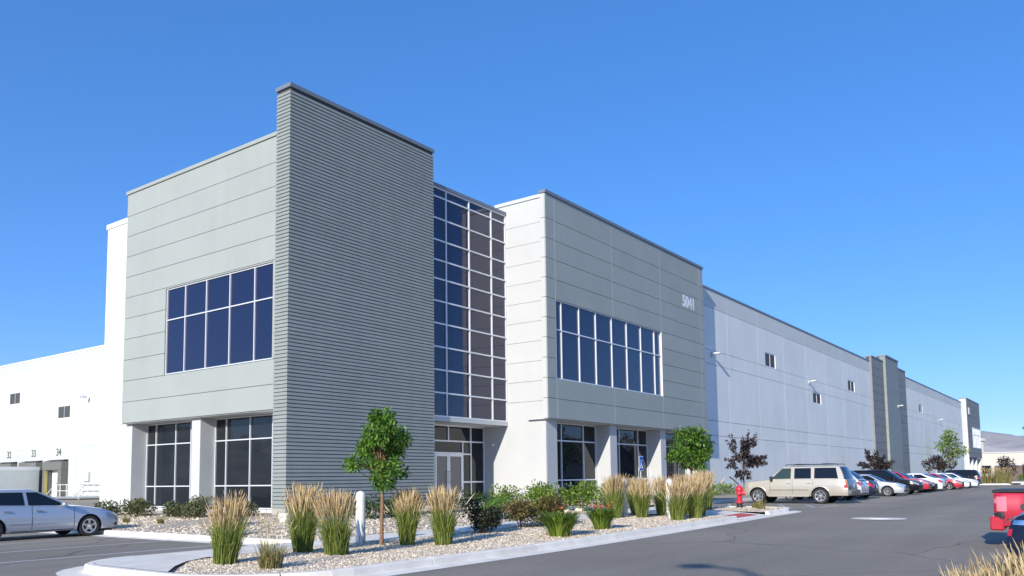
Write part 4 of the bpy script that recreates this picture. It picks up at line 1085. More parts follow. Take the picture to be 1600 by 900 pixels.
# semi trailer at dock 33
r_ = tag(empty('semi_trailer', (13.2, 64.6, 0)), 'white box trailer backed up to dock 33 behind the silver sedan', 'trailer')
m = MB(); m.bbox(-6.9, 6.5, -1.3, 1.3, .3, 3.3, .05); m.build('cargo_box', M['trailer'], r_)
m = MB(); m.box(-6.92, 6.52, -1.32, 1.32, 3.0, 3.38); m.build('top_rail', M['wpaint'], r_)
m = MB(); m.box(-6.92, 6.52, -1.32, 1.32, .2, .42); m.build('side_rail', M['steel'], r_)
for xx in (3.6, 4.9):
    for sg in (1, -1): wheel(r_, xx, sg * 1.0, .3, .5, sg, 6)
m = MB(); m.tube([(-5, -.9, .3), (-5, -.9, .0)], .07, 8); m.tube([(-5, .9, .3), (-5, .9, .0)], .07, 8); m.build('landing_gear', M['steel'], r_)

# ================================================================== PLANTS
def leaf_mesh(name, C_, size, m, parent, rng, droop=.35, aspect=.5, outward=None):
    """one bent leaf (2 quads) at each centre"""
    N = len(C_); s = size * (.6 + .8 * rng.rand(N))
    d = rng.randn(N, 3); d[:, 2] -= droop
    if outward is not None: d += outward * 1.2
    d /= np.linalg.norm(d, axis=1)[:, None]
    up = rng.randn(N, 3) * .6 + np.array([0, 0, 1.0]); w = np.cross(d, up); w /= np.linalg.norm(w, axis=1)[:, None] + 1e-9
    n = np.cross(w, d)
    a = C_; b = C_ + d * s[:, None] * .5 + n * s[:, None] * .10; c = C_ + d * s[:, None] - n * s[:, None] * .05
    hw = (s * aspect * .5)[:, None]
    V = np.stack([a, b + w * hw, c, b - w * hw], 1)
    F = (np.arange(N) * 4)[:, None] + np.array([0, 1, 2, 3])[None]
    return npmesh(name, V.reshape(-1, 3), F, m, parent)
def blobs(centres, radii, per, rng, shell=.55):
    out = []; ow = []
    for c, r, n in zip(centres, radii, per):
        d = rng.randn(n, 3); d /= np.linalg.norm(d, axis=1)[:, None]
        k = (shell + (1 - shell) * rng.rand(n)) ** .8
        out.append(np.array(c) + d * (r * k)[:, None] * np.array([1, 1, .85])); ow.append(d)
    return np.concatenate(out), np.concatenate(ow)
def tree(name, label, loc, h, crown_z0, rad, nclump, nleaf, lsize, lm, bm_, seed, group=None, trunk_r=.05, shape='round', spread=.3, cr=(.2, .34), aspect=.5, spiky=0, off=(0, 0)):
    rng = np.random.RandomState(seed); root = tag(empty(name, loc), label, 'tree', group)
    cz = (h + crown_z0) / 2; hz = (h - crown_z0) / 2
    cs = []
    while len(cs) < nclump:
        p = rng.rand(3) * 2 - 1
        if np.linalg.norm(p) > 1 or np.linalg.norm(p) < .35: continue
        k = 1.0
        k = .62 + .5 * rng.rand()
        if shape == 'vase': k = .55 + .45 * (p[2] + 1) / 2
        if shape == 'cone': k = 1.05 - .55 * (p[2] + 1) / 2
        cs.append((p[0] * rad * k + off[0], p[1] * rad * k + off[1], cz + p[2] * hz))
    tk = MB(); z1 = crown_z0 + (h - crown_z0) * .6
    bend = rng.randn(2) * .03
    pts = [(0, 0, -.1), (bend[0] * .3, bend[1] * .3, crown_z0 * .4), (bend[0], bend[1], crown_z0), (bend[0] + off[0] * .6, bend[1] + off[1] * .6, z1), (off[0], off[1], h * .93)]
    tk.tube(pts, [trunk_r * 1.25, trunk_r, trunk_r * .85, trunk_r * .5, trunk_r * .12], 9)
    for c in cs:
        t = rng.rand() * .8; a = Vector(pts[2]).lerp(Vector(pts[3]), t) if c[2] > crown_z0 + .1 else Vector(pts[2])
        b = Vector(c); mid = a.lerp(b, .55) + Vector((0, 0, -.05 * (b - a).length + .04))
        tk.tube([a, mid, b], [trunk_r * .38, trunk_r * .24, trunk_r * .08], 5)
    tk.build('trunk', bm_, root, smooth=60)
    radii = [cr[0] + (cr[1] - cr[0]) * rng.rand() for _ in cs]
    tot = sum(r ** 2 for r in radii); per = [max(6, int(nleaf * r ** 2 / tot)) for r in radii]
    P, O = blobs(cs, radii, per, rng, .35)
    if spiky:
        ex = []; eo = []
        for c in cs:
            a = np.array([off[0], off[1], cz - hz * .2]); d = np.array(c) - a; d /= np.linalg.norm(d) + 1e-6; d[2] += .35
            n = int(nleaf * spiky / nclump)
            t = rng.rand(n) ** .8
            ex.append(np.array(c) + d[None] * (t * cr[1] * 2.0)[:, None] + rng.randn(n, 3) * .045 * (h / 3)); eo.append(np.repeat(d[None], n, 0) + rng.randn(n, 3) * .3)
        P = np.concatenate([P] + ex); O = np.concatenate([O] + eo)
    leaf_mesh('crown', P, lsize, lm, root, rng, aspect=aspect, outward=O * .6)
    return root
tree('young_tree', 'slim young green tree in front of the ribbed tower beside the white bollard light', (-5.33, -10.15, .14), 3.0, 1.3, .88, 46, 7600, .098, M['leafg'], M['bark'], 11, trunk_r=.042, cr=(.12, .29), aspect=.42)
tree('young_tree', 'round bright green tree in front of the block numbered 5041', (17.3, -7.8, .33), 3.62, 1.55, 1.22, 44, 4600, .15, M['leafg'], M['bark'], 21, trunk_r=.06, cr=(.18, .40), aspect=.45)
tree('purple_tree', 'dark purple leaved young tree between the hydrant and the beige SUV', (33.2, -4.3, .4), 3.75, 1.25, 1.15, 26, 1500, .18, M['leafp'], M['barkd'], 31, trunk_r=.045, cr=(.14, .26), spiky=.7, aspect=.5, group=None)
tree('purple_tree', 'dark purple leaved tree above the crossovers in front of the pilaster', (69.5, -4.3, .4), 3.3, 1.2, 1.3, 22, 900, .26, M['leafp'], M['barkd'], 33, trunk_r=.06, cr=(.18, .3), spiky=.9, aspect=.45)
tree('purple_tree', 'dark purple leaved tree behind the black SUV at the end of the row', (102, -5.0, .4), 3.6, 1.2, 1.7, 18, 900, .3, M['leafp'], M['barkd'], 35, trunk_r=.07, cr=(.3, .55))
tree('broadleaf_tree', 'loose light green tree in front of the far end of the facade', (117, -4.2, .4), 7.2, 2.0, 2.9, 30, 1000, .42, M['leafb'], M['barkd'], 37, trunk_r=.07, cr=(.45, .85), shape='cone')
tree('purple_tree', 'dark round tree beyond the far corner of the building', (150, -8.5, .3), 4.0, 1.0, 1.7, 18, 700, .4, M['leafp'], M['barkd'], 39, trunk_r=.09, cr=(.5, .8))

def reed(seed, nb, ns, hb, hs, wb, ws, bm_='blade', pm='plume', pl=.34, bw=.007, pw=.016, droop=.35):
    rng = np.random.RandomState(seed); V = []; F = []
    tilt = rng.randn(2) * .05
    def ribbon(P, w0):
        k = len(V); a = rng.rand() * 6.28; wx, wy = math.cos(a), math.sin(a)
        for i, p in enumerate(P):
            w = w0 * (1 - i / (len(P) - 1)) ** .6 * (1 if i else .7) + .0006
            V.append((p[0] - wx*w, p[1] - wy*w, p[2])); V.append((p[0] + wx*w, p[1] + wy*w, p[2]))
        for i in range(len(P) - 1): F.append((k+2*i, k+2*i+1, k+2*i+3, k+2*i+2))
    for i in range(nb):
        a = rng.rand() * 6.28; r0 = wb * math.sqrt(rng.rand()) * .85; x0, y0 = r0*math.cos(a), r0*math.sin(a)
        h = hb * (.40 + .75 * rng.rand() ** 1.1); b = a + rng.randn() * .9
        if rng.rand() < droop:                               # arching blade whose tip hangs over
            l = h * (.25 + .35 * rng.rand()); zz = (0, .42, .72, .82, .74); xx = (0, .16, .48, .8, 1.1)
        else:
            l = h * (.04 + .22 * rng.rand()) * (.5 + r0 / wb); zz = (0, .3, .6, .85, 1); xx = (0, .12, .4, .75, 1)
        ribbon([(x0 + math.cos(b)*l*q + tilt[0]*h*z, y0 + math.sin(b)*l*q + tilt[1]*h*z, h * z) for q, z in zip(xx, zz)], bw * (.6 + .8*rng.rand()))
    PV = []; PF = []
    for i in range(ns):
        a = rng.rand() * 6.28; q = math.sqrt(rng.rand()); r0 = wb * q * .7; b = a + rng.randn() * .35
        x0, y0 = r0*math.cos(a), r0*math.sin(a); h = hs * (.68 + .34 * rng.rand()); l = (ws - wb*.6) * q * (.5 + .8*rng.rand())
        if rng.rand() < .06: l *= 2.2; h *= .9
        tx, ty = tilt[0]*h, tilt[1]*h
        P = [(x0 + math.cos(b)*l*t**1.5 + tx*t, y0 + math.sin(b)*l*t**1.5 + ty*t, h*t) for t in (0, .4, .72, 1)]
        ribbon(P, bw * .45)
        d = Vector((math.cos(b)*l*1.5 + tx, math.sin(b)*l*1.5 + ty, h)).normalized(); L_ = pl * (.6 + .7 * rng.rand()); w = pw * (.6 + .8 * rng.rand())
        bp = Vector(P[3]) - d * L_ * .6; k = len(PV)
        sx = d.orthogonal().normalized(); sy = d.cross(sx); sway = Vector((math.cos(b), math.sin(b), -.2)) * L_ * .12 * rng.rand()
        for t, ww in ((0, .12), (.18, .75), (.45, 1.0), (.75, .6), (1, .02)):
            jit = Vector(rng.randn(3) * .005) + sway * t * t
            for j in range(3):
                an = j * 2.094 + t; PV.append(tuple(bp + d * L_ * t + (sx*math.cos(an) + sy*math.sin(an)) * w * ww + jit))
        for u in range(4):
            for j in range(3): PF.append((k+u*3+j, k+u*3+(j+1) % 3, k+(u+1)*3+(j+1) % 3, k+(u+1)*3+j))
    root = empty('reed_grass')
    npmesh('leaves', V, F, M[bm_], root)
    if ns: npmesh('plumes', PV, PF, M[pm], root)
    return root
RV = [reed(s, 950, 260, h, 1.34, w, .45, pw=.011, pl=.36, bw=.0065) for s, h, w in ((1, .92, .30), (2, .98, .27), (3, .86, .32), (4, 1.0, .26), (5, .9, .29))]
RG = 'feather reed grasses in the gravel bed'
used = set()
def place_reed(i, x, y, z, sc, rz, label, group=RG, zs=1.0, proto=None):
    p = (proto or RV)[i]; o = p if p.name not in used else copy_tree(p)
    used.add(p.name); o.location = (x, y, z); o.rotation_euler = (0, 0, rz); o.scale = (sc * (.88 if proto is None else 1), sc * (.88 if proto is None else 1), sc * zs)
    return tag(o, label, 'grass clump', group)
zf_ = lambda x, y: zfront(x, y) + .0
for i, (x, y, sc, zs, lb) in enumerate([
    (-9.85, -10.75, 1.0, 1.0, 'tall tan plumed reed grass on the left, nearest the parking lines'),
    (-7.55, -10.1, .92, 1.03, 'tan plumed reed grass just right of the ribbed tower corner'),
    (-7.6, -11.2, .98, .98, 'reed grass standing left of the white bollard light'),
    (-4.85, -10.5, .95, 1.02, 'reed grass immediately right of the slim green tree'),
    (-4.5, -11.3, .86, 1.05, 'narrow reed grass in front of the entrance doors'),
    (5.9, -9.95, .98, 1.0, 'leftmost reed grass of the long row before the block numbered 5041'),
    (6.35, -10.75, 1.0, .97, 'reed grass just right of the left white bollard of the row'),
    (8.0, -9.75, .95, 1.0, 'reed grass behind the left white bollard of the row'),
    (8.6, -11.4, .95, 1.04, 'reed grass right behind the right white bollard of the row'),
    (5.8, -12.3, .98, .98, 'reed grass of the row standing nearest the kerb'),
    (6.9, -12.45, 1.0, .95, 'reed grass right of the one nearest the kerb'),
    (9.4, -10.9, 1.0, 1.0, 'reed grass farther back behind the right white bollard of the row'),
    (11.7, -10.75, 1.05, 1.0, 'rightmost reed grass of the row, under the round green tree'),
    (9.9, -10.3, 1.0, 1.0, 'reed grass behind the middle of the row'),
    (8.1, -10.7, .98, 1.02, 'reed grass between the two white bollards, set back'),
    (8.2, -12.0, .98, 1.0, 'reed grass second from the right end of the row')]):
    place_reed(i % 5, x, y, zf_(x, y), sc * (.90 + .2 * ((i * 37) % 10) / 10), i * 1.3, lb, zs=zs * (.94 + .12 * ((i * 53) % 7) / 6))
# the little one and thin dry ones
RS = [reed(9, 260, 26, .48, .95, .22, .34, 'bladey', 'plumeb', .2, .006, .008), reed(10, 200, 0, .42, .5, .2, .3, 'bladey')]
place_reed(0, -9.85, -12.05, zf_(-9.85, -12.05), 1.0, 0, 'small sparse yellow grass tuft at the left end of the kerb', 'small yellow grass tufts', proto=RS)
place_reed(0, -3.4, -1.9, zback(-3.4, -1.9), 1.15, 2, 'thin dry grass below the ribbed tower corner', 'small yellow grass tufts', proto=RS)
place_reed(0, -5.2, -4.4, zback(-5.2, -4.4), 1.0, 1, 'thin pale grass at the edge of the left gravel strip', 'small yellow grass tufts', proto=RS)
place_reed(1, 13.3, -12.4, zf_(13.3, -12.4), .95, 0, 'yellow grass tuft on the island in front of the beige SUV', 'small yellow grass tufts', proto=RS)
place_reed(1, 14.0, -11.9, zf_(14, -11.9), .6, 3, 'low straw tuft right of the yellow tuft on the hydrant island', 'small yellow grass tufts', proto=RS)
place_reed(1, 12.2, -10.0, zf_(12.2, -10.0), .6, 4, 'faint dry tuft left of the red hydrant', 'small yellow grass tufts', proto=RS)
for i, (x, y) in enumerate(((-3.9, 8.6), (-3.6, 6.4), (-3.4, 4.4), (-3.3, 2.4), (-3.6, 10.6))):
    place_reed(1, x, y, .22, .62, i, ['short pale tuft below the leftmost window shrub', 'short pale tuft below the first left window', 'short pale tuft between the two left windows', 'short pale tuft below the second left window', 'short pale tuft next to the sedan nose'][i], 'small yellow grass tufts', proto=RS)
# foreground straw grass, bottom right
RF = [reed(s, 260, 340, .8, 1.22, .3, .42, 'bladey', 'plumeb', .34, .004, .010) for s in (14, 15)]
for i, (x, y, sc, lb) in enumerate(((-12.75, -23.12, .76, 'straw coloured grass clump at the bottom right corner, its left one'), (-12.45, -23.32, .80, 'straw coloured grass clump in the bottom right corner, the fullest'), (-12.0, -23.5, .82, 'straw coloured grass clump at the right edge before the dark sedan'), (-11.7, -23.0, .66, 'straw coloured clump behind the others at the bottom right'), (-11.1, -23.35, .78, 'straw coloured grass clump farthest back at the bottom right'))):
    place_reed(i % 2, x, y, 0, sc, i * 1.1, lb, 'straw grasses in the near right corner', proto=RF)
# far grasses on the end island
RX = [reed(s, 240, 60, 1.4, 1.8, .7, 1.0, 'bladey', 'plumeb', .3, .02, .03) for s in (24,)]
for i, (x, y) in enumerate(((93.5, -12.8), (94.6, -11.4), (95.5, -13.2))):
    place_reed(0, x, y, .35, 1.05, i, ['big yellow green grass on the far island, front one', 'big yellow green grass on the far island, left one', 'big yellow green grass on the far island, right one'][i], 'grasses on the far island', proto=RX)

def shrub(label, x, y, z, r, h, n, ls, lm, seed, name='shrub', group='shrubs in the beds', flowers=0):
    rng = np.random.RandomState(seed); root = tag(empty(name, (x, y, z)), label, 'shrub', group)
    k = 9; cs = []
    for i in range(k):
        a = 6.28 * i / k + rng.rand(); q = .62 * r * math.sqrt(rng.rand()); cs.append((q*math.cos(a)*1.1, q*math.sin(a)*1.1, h * (.25 + .5 * rng.rand())))
    m = MB()
    for c in cs: m.tube([(0, 0, -.05), (c[0]*.5, c[1]*.5, c[2]*.6), c], [.012, .008, .003], 4)
    m.build('stems', M['barkd'], root)
    P, O = blobs(cs, [r * (.38 + .2 * rng.rand()) for _ in cs], [n // k] * k, rng, .4)
    P[:, 2] = np.clip(P[:, 2], .02, h * 1.15); O[:, 2] += .3
    leaf_mesh('leaves', P, ls, lm, root, rng, droop=-.2, aspect=.5, outward=O)
    if flowers:
        P, O = blobs(cs, [r * .6 for _ in cs], [flowers // k] * k, rng, .9); P[:, 2] = np.abs(P[:, 2] - h * .3) + h * .35
        leaf_mesh('flowers', P, ls * .8, M['flower'], root, rng, outward=O)
    return root
zb = zback
for a in (
    ('olive green shrub at the foot of the left wall, closest to the sedan', -1.5, 9.4, .27, .62, .62, 1260, .1, 'leafo', 1),
    ('olive shrub below the first left window', -1.2, 7.6, .27, .7, .85, 1440, .1, 'leafo', 2),
    ('olive shrub at the foot of the left column', -1.0, 5.4, .27, .55, .62, 1080, .1, 'leafo', 3),
    ('wide olive shrub between the left windows', -.9, 4.0, .27, .75, .8, 1620, .1, 'leafo', 4),
    ('olive shrub beneath the second left window behind the tall grass', -.8, 1.4, .27, .6, .72, 1260, .1, 'leafo', 5),
    ('dark green hedge shrub at the tower foot behind the bollard light', .6, -3.2, zb(.6, -3.2), .75, .78, 1100, .09, 'leafd', 6),
    ('dark green hedge shrub just right of the slim tree trunk', 1.8, -3.5, zb(1.8, -3.5), .7, .75, 1000, .09, 'leafd', 7),
    ('dark green hedge shrub at the middle of the tower foot', 3.0, -3.0, zb(3, -3), .7, .74, 1000, .09, 'leafd', 8),
    ('dark green hedge shrub left of the narrow reed grass', 4.4, -3.3, zb(4.4, -3.3), .7, .78, 1000, .09, 'leafd', 9),
    ('dark green hedge shrub in front of the entrance doors', 6.2, -3.6, zb(6.2, -3.6), .75, .8, 1000, .09, 'leafd', 10),
    ('leafy green shrub at the entrance storefront', 7.7, -4.0, zb(7.7, -4), .85, 1.0, 1000, .12, 'leafb', 11),
    ('bright green shrub left of the white entrance wall', 8.5, -5.2, zb(8.5, -5.2), .95, 1.05, 1200, .13, 'leafb', 12),
    ('bright green shrub in front of the white entrance wall', 9.2, -6.6, zb(9.2, -6.6), 1.0, 1.05, 1300, .13, 'leafb', 13),
    ('bright green shrub below the corner of the white entrance wall', 13.2, -5.6, zb(13.2, -5.6), .95, .95, 1100, .12, 'leafb', 14),
    ('small bright shrub under the first window of the 5041 block', 15.8, -4.9, zb(15.8, -4.9), .62, .72, 600, .11, 'leafb', 15),
    ('small green shrub under the second window of the 5041 block', 17.4, -4.3, zb(17.4, -4.3), .7, .65, 600, .11, 'leafg', 16),
    ('low lime shrub at the foot of the long wall', 29.5, -3.6, .42, .9, .7, 500, .14, 'leafb', 17),
    ('small lime shrub beside the low one at the long wall', 32.5, -3.4, .42, .7, .6, 400, .14, 'leafb', 18),
    ('bright green bush at the foot of the white entrance wall, nearest the walk', 10.8, -7.2, .3, .7, .75, 900, .11, 'leafb', 22),
    ('bright yellow green bush behind the russet bush', 6.6, -6.3, zb(6.6, -6.3), .85, .95, 1000, .12, 'leafb', 23),
    ('low green bush between the dark bush and the hedge', 3.6, -6.6, zb(3.6, -6.6), .7, .7, 800, .1, 'leafg', 24),
    ('very dark green rounded bush on the gravel before the entrance', -1.3, -9.95, zf_(-1.3, -9.95), .55, .88, 3000, .085, 'leafk', 19),
    ('green and russet bush right of the dark bush', .9, -9.6, zf_(.9, -9.6), .66, .82, 2000, .09, 'leafr', 20),
    ('taller russet tinged bush beside the dark bush', 1.9, -9.9, zf_(1.9, -9.9), .66, .9, 2000, .095, 'leafr', 21),
    ):
    shrub(a[0], *a[1:7], a[7], M[a[8]], a[9])
def daylily(label, x, y, z, r, h, n, seed, flowers):
    rng = np.random.RandomState(seed); root = tag(empty('daylily', (x, y, z)), label, 'flowering plant', 'strap leaved plants near the kerb'); V = []; F = []
    for i in range(n):
        a = rng.rand() * 6.28; r0 = r * .45 * math.sqrt(rng.rand()); L_ = r * (.4 + .75 * rng.rand()); hh = h * (.6 + .5 * rng.rand()); w = .012 + .006 * rng.rand()
        wx, wy = -math.sin(a) * w, math.cos(a) * w; k = len(V)
        for t, s_ in ((0, .6), (.25, 1), (.5, 1), (.75, .75), (1, .05)):
            q = r0 + L_ * t; z_ = hh * (1.9 * t - 1.15 * t * t) * 1.15
            V += [(q*math.cos(a) - wx*s_, q*math.sin(a) - wy*s_, z_), (q*math.cos(a) + wx*s_, q*math.sin(a) + wy*s_, z_)]
        for j in range(4): F.append((k+2*j, k+2*j+1, k+2*j+3, k+2*j+2))
    npmesh('leaves', V, F, M['leafb'], root)
    V = []; F = []
    dr = reed(seed + 50, 60, 0, .18, .2, r * .8, r, 'plumeb' if False else 'bladey'); 
    for ch in list(dr.children): ch.parent = root; ch.name = 'dry_leaves'
    bpy.data.objects.remove(dr)
    if flowers:
        P = np.stack([rng.randn(flowers) * r * .5, rng.randn(flowers) * r * .5, h * (.95 + .25 * rng.rand(flowers))], 1)
        for p in P: leaf_mesh('flower', np.repeat(p[None], 5, 0), .08, M['flower'], root, rng, aspect=.7)
daylily('bright green strap leaved daylily nearest the kerb', -1.25, -12.35, zf_(-1.2, -12.3), .54, .66, 520, 61, 5)
daylily('smaller green daylily with a few orange flowers right of the bright one', 1.2, -12.15, zf_(1.2, -12.1), .44, .62, 420, 62, 12)

# ================================================================== STREET FURNITURE
def bollard(label, x, y, z, h=1.24, r=.115):
    o = tag(empty('bollard_light', (x, y, z)), label, 'bollard light', 'white bollard lights in the gravel bed')
    m = MB(); m.lathe([(r*.001, -.05), (r*1.02, -.05), (r*1.02, .2), (r*.001, .2)], n=28); m.build('base_collar', M['steel'], o, smooth=40)
    m = MB(); m.lathe([(r*.97, .19), (r, .2), (r, h*.73), (r*.94, h*.732), (r*.94, h*.745), (r, h*.747), (r, h*.775), (r*.94, h*.777), (r*.94, h*.79), (r, h*.792), (r, h*.815)], n=28); m.build('post', M['wpaint'], o, smooth=40)
    m = MB(); m.lathe([(r, h*.816)] + [(r*math.cos(R(a)), h*.905 + r*.98*math.sin(R(a))) for a in (0, 15, 30, 45, 60, 75, 89)] + [(.001, h*.905 + r*.98)], n=28); m.build('lamp_dome', M['wpaint'], o, smooth=50)
bollard('white dome topped bollard light left of the slim green tree', -5.3, -9.43, zf_(-5.3, -9.43))
bollard('white bollard at the left among the long row of reed grass', 6.55, -9.98, zf_(6.55, -9.98), 1.36)
bollard('white bollard at the right among the long row of reed grass', 6.5, -11.72, zf_(6.5, -11.7), 1.33)
# hydrant
o = tag(empty('fire_hydrant', (14.2, -11.2, g(14.2) + .12), R(20)), 'red fire hydrant with black foot in front of the beige SUV', 'hydrant')
m = MB(); m.lathe([(.001, -.02), (.17, -.02), (.17, .04), (.115, .05), (.115, .16), (.16, .165), (.16, .2), (.001, .2)], n=24); m.build('base', M['plastic'], o, smooth=35)
m = MB(); m.lathe([(.001, .2), (.165, .2), (.165, .24), (.115, .25), (.105, .5), (.12, .55), (.13, .68), (.165, .7), (.165, .74), (.001, .74)], n=24); m.build('barrel', M['redpaint'], o, smooth=35)
m = MB(); m.lathe([(.14, .741), (.14, .79), (.12, .85), (.07, .9), (.03, .91), (.03, .96), (.001, .96)], n=24); m.build('bonnet', M['redpaint'], o, smooth=35)
for a, L_, rr in ((0, .2, .055), (180, .2, .055), (270, .21, .075)):
    m = MB(); m.tube([(math.cos(R(a))*.08, math.sin(R(a))*.08, .6), (math.cos(R(a))*L_, math.sin(R(a))*L_, .6)], rr, 14); m.tube([(math.cos(R(a))*L_*.85, math.sin(R(a))*L_*.85, .6), (math.cos(R(a))*(L_+.03), math.sin(R(a))*(L_+.03), .6)], rr*1.25, 10); m.build('nozzle_cap', M['redpaint'], o, smooth=35)
m = MB()
for k in range(8):
    a = k * .785; m.lathe([(.014, .741), (.014, .765), (.001, .77)], (.15*math.cos(a), .15*math.sin(a), 0), 6)
m.build('flange_bolts', M['redpaint'], o)
m = MB(); m.tube([(.0, .0, .93), (-.12, .22, 1.16), (-.2, .36, 1.27)], [.02, .024, .03], 6); m.build('marker_flag', M['plastic'], o)
# accessible parking sign
o = tag(empty('accessible_parking_sign', (15.4, -6.1, .35), R(-10)), 'blue accessible parking sign on a pole in front of the second 5041 window', 'sign')
m = MB(); m.tube([(0, .03, -.1), (0, .03, 2.2)], .03, 8); m.build('pole', M['steel'], o)
m = MB(); m.bbox(-.16, .16, -.012, .0, 1.55, 2.22, .004); m.build('sign_plate', M['wpaint'], o)
m = MB(); m.bbox(-.145, .145, -.02, -.0125, 1.57, 2.02, .003); pl_ = m.build('blue_panel', M['blue'], o)
m = MB(); m.bbox(-.145, .145, -.02, -.0125, 2.04, 2.2, .003); m.build('blue_panel', M['blue'], o)
m = MB(); cx, cz = .0, 1.73
def zarc(a0, a1, r_, n=12): return [(cx - .01 + r_*math.cos(R(a0 + (a1-a0)*i/n)), -.024, cz + r_*math.sin(R(a0 + (a1-a0)*i/n))) for i in range(n+1)]
m.tube(zarc(120, 390, .075), .011, 5); m.tube([(-.03, -.024, 1.90), (-.02, -.024, 1.79), (.045, -.024, 1.785), (.075, -.024, 1.69), (.11, -.024, 1.695)], .012, 5); m.tube([(-.025, -.024, 1.84), (.04, -.024, 1.84)], .01, 5); m.lathe([(.022, -.028), (.022, -.022)], (-.032, 0, 1.945), 10, 'y'); m.lathe([(.001, -.0285), (.022, -.0285)], (-.032, 0, 1.945), 10, 'y')
m.build('wheelchair_symbol', M['numw'], o)
# little post by the far wall
o = tag(empty('standpipe', (110, -3.5, .35)), 'thin grey standpipe in front of the far wall', 'pipe')
m = MB(); m.tube([(0, 0, 0), (0, 0, 3.2)], .09, 8); m.build('pipe', M['steel'], o)
m = MB(); m.bbox(-.25, .25, -.25, .25, 2.6, 3.3, .08); m.build('head', M['dockpad'], o)
m = MB(); m.tube([(0, 0, 2.0), (0, .35, 1.9)], .07, 6); m.build('valve', M['steel'], o)
# lot lamp behind the camera: its head throws the curved shadow on the drive
o = tag(empty('lot_lamp', (-28.6, -24.3, 0)), 'tall curved arm lot lamp standing behind the viewer', 'street lamp')
m = MB(); m.tube([(0, 0, 0), (0, 0, 8.6), (.25, .3, 9.1), (.9, 1.0, 9.35), (1.7, 1.8, 9.1)], [.1, .08, .07, .06, .05], 8); m.build('pole', M['steel'], o, smooth=50)
m = MB(); m.lathe([(.001, .1), (.16, .08), (.34, 0), (.33, -.05), (.001, -.06)], (2.0, 2.1, 9.0), 18); m.build('lamp_head', M['steel'], o, smooth=50)

# ================================================================== FAR END OF THE STREET
def far_box(name, label, cat, x0, x1, y0, y1, h, m, roof=.3):
    o = tag(empty(name, ((x0+x1)/2, (y0+y1)/2, .2)), label, cat); dx, dy = (x1-x0)/2, (y1-y0)/2
    a = MB(); a.box(-dx, dx, -dy, dy, -.5, h); a.build('wall', M[m], o)
    a = MB(); a.box(-dx-.15, dx+.15, -dy-.15, dy+.15, h + .004, h + roof); a.build('roof', M['roofgrey'], o)
    return o, dx, dy
o, dx, dy = far_box('distant_building', 'tan far building with flat steps and a round roofed stair tower', 'building', 215, 240, -10, 14, 6.2, 'tan')
m = MB(); m.lathe([(3.2, 6.5), (3.2, 9.6)], (-4, 4, 0), 20); m.lathe([(3.7, 9.62), (3.7, 10.2), (.01, 10.25)], (-4, 4, 0), 20); m.lathe([(3.7, 9.62), (.01, 9.62)], (-4, 4, 0), 20); m.build('stair_tower', M['tan'], o, smooth=30)
for k in range(5):
    m = MB(); m.box(-dx - .05, -dx + .02, -dy + 2 + k * 4.4, -dy + 4.6 + k * 4.4, 1.2, 3.2); m.build('window', M['glass2'], o)
o, dx, dy = far_box('distant_building', 'white low building on the right behind the road end', 'building', 205, 225, -30, -17.5, 4.6, 'white')
for k in range(3):
    m = MB(); m.box(-dx - .05, -dx + .02, -dy + 1.2 + k * 3.8, -dy + 3.4 + k * 3.8, .1, 2.8); m.build('window', M['glass2'], o)
o, dx, dy = far_box('distant_shed', 'long low dark roofed shed between the tan and the white building', 'shed', 185, 197, -17.2, -3, 2.9, 'brick')
# white van facing the viewer
V_ = tag(empty('white_van', (150, -15.9, .2), R(180)), 'white van facing the viewer at the end of the drive', 'van')
m = MB(); rows = []
for x, zl, zt in ((-2.6, .4, 2.35), (-2.5, .35, 2.45), (.9, .35, 2.45), (1.5, .35, 2.2), (2.1, .35, 1.25), (2.7, .4, 1.1), (2.8, .5, .8)):
    w = 1.0; rows.append([(x, w, zl), (x, w, lerp(zl, zt, .5)), (x, w * .9, zt), (x, 0, zt + .05), (x, -w * .9, zt), (x, -w, lerp(zl, zt, .5)), (x, -w, zl)])
m.grid(rows, flip=True); m.add(rows[0], [tuple(range(7))[::-1]]); m.add(rows[-1], [tuple(range(7))]); m.build('body', P_white, V_, smooth=35)
m = MB(); m.add([(2.08, .85, 1.32), (2.08, -.85, 1.32), (1.56, -.8, 2.12), (1.56, .8, 2.12)], [(0,1,2,3)]); m.v = [(a + .05, b, c_ + .03) for a, b, c_ in m.v]; m.build('windscreen', M['cglass'], V_)
m = MB(); m.box(2.8, 2.83, -.6, .6, .6, .78); m.build('grille', M['plastic'], V_)
for xx in (-1.6, 1.8):
    for sg in (1, -1): wheel(V_, xx, sg * .85, .36, .22, sg, 6)
o = tag(empty('utility_pole', (180, -9.3, .2)), 'tall thin dark pole beside the far corner of the building', 'pole')
m = MB(); m.tube([(0, 0, 0), (0, 0, 11.0)], [.16, .11], 8); m.build('pole', M['barkd'], o)
m = MB(); m.bbox(-.15, .15, -.4, .4, 10.4, 10.7, .05); m.build('lamp_head', M['plastic'], o)
for i, (x, y, h, r, lb) in enumerate(((150, -17.9, 3.2, 1.0, 'dark small tree in front of the white low building'), (230, -26, 9, 3.0, 'green tree above the white low building at the right edge'), (190, -13.2, 5.2, 1.4, 'slim dark conifer beside the tan far building'), (192, -11.4, 4.6, 1.1, 'shorter slim dark conifer left of the other'))):
    tree('background_tree', lb, (x, y, .2), h, h * .25, r, 16, 420, .5, M['leafd'], M['barkd'], 70 + i, trunk_r=.12, cr=(r * .35, r * .6), shape='cone')
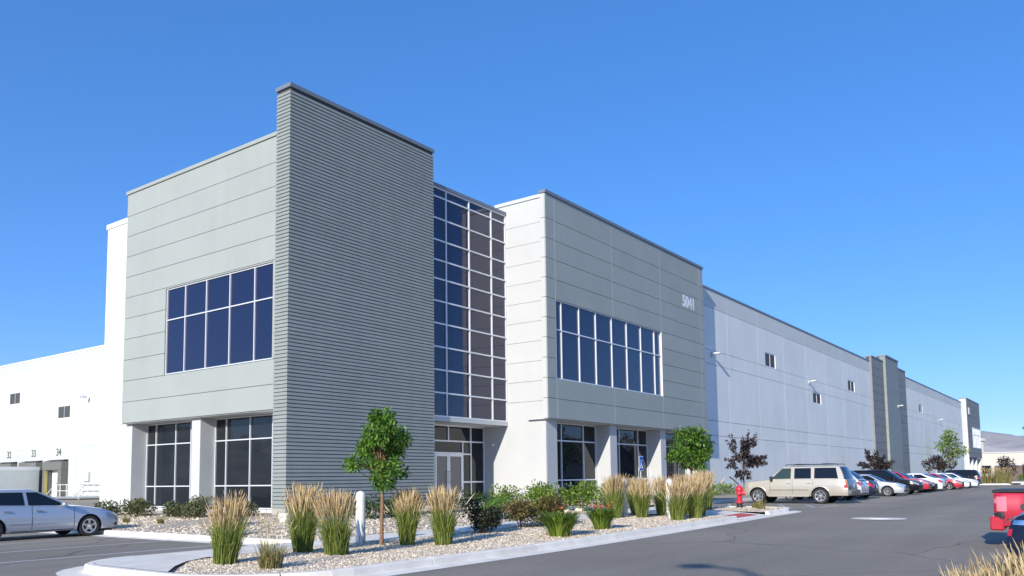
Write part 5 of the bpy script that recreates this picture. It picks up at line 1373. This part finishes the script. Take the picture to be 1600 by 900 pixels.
for i, (x, y, lb) in enumerate(((120, -17.5, 'green verge shrub at the end of the drive, right one'), (122, -15.3, 'green verge shrub at the end of the drive, middle one'), (124, -13.2, 'green verge shrub at the end of the drive, left one'), (118, -19.4, 'yellowish verge shrub at the right edge of the drive'))):
    shrub(lb, x, y, .2, 1.3, 1.2, 300, .3, M['leafb' if i == 3 else 'leafg'], 90 + i, group='verge shrubs at the far end')
m_ = MB(); m_.grid([[(x, y, .216) for x in (112, 130, 200)] for y in (-24, -11)]); structure(m_.build('far_verge', M['gravel']))
kerb_run([(111.5, -11), (111.5, -24)], side=1, seg=13, name='kerb', gutter=True)

# things across the drive that the windows mirror
def house(label, x, y, rz, w, d, h, rh, m):
    o = tag(empty('gabled_house', (x, y, 0), rz), label, 'house', 'houses across the drive behind the viewer')
    a = MB(); a.box(-w/2, w/2, -d/2, d/2, -.2, h); a.add([(-w/2, -d/2, h), (w/2, -d/2, h), (0, -d/2, h + rh), (-w/2, d/2, h), (w/2, d/2, h), (0, d/2, h + rh)], [(0,1,2), (3,5,4)]); a.build('wall', M[m], o)
    a = MB(); a.add([(-w/2-.3, -d/2-.3, h-.1), (0, -d/2-.3, h + rh+.1), (0, d/2+.3, h + rh+.1), (-w/2-.3, d/2+.3, h-.1), (w/2+.3, -d/2-.3, h-.1), (w/2+.3, d/2+.3, h-.1)], [(0,1,2,3), (1,4,5,2)]); a.build('roof', M['barkd'], o)
house('brown gabled house across the drive', 120, -62, 0, 9, 14, 5, 4.5, 'brick'); house('second gabled house across the drive', 138, -66, .2, 14, 12, 5.2, 2.5, 'brick'); house('long low house across the drive', 95, -55, 0, 12, 9, 3.2, 1.6, 'tan')
for i, (x, y) in enumerate(((62, -34), (75, -40), (160, -60), (88, -47), (104, -52), (150, -68), (182, -72))):
    tree('background_tree', ['leafy tree across the drive', 'taller leafy tree across the drive', 'leafy tree behind the gabled houses', 'leafy tree left of the low house', 'leafy tree between the low and the gabled house', 'leafy tree beside the second gabled house', 'leafy tree farthest along the drive'][i], (x, y, .1), 7 + i, 2, 2.6, 18, 700, .5, M['leafd'], M['barkd'], 80 + i, trunk_r=.15, cr=(.8, 1.4))
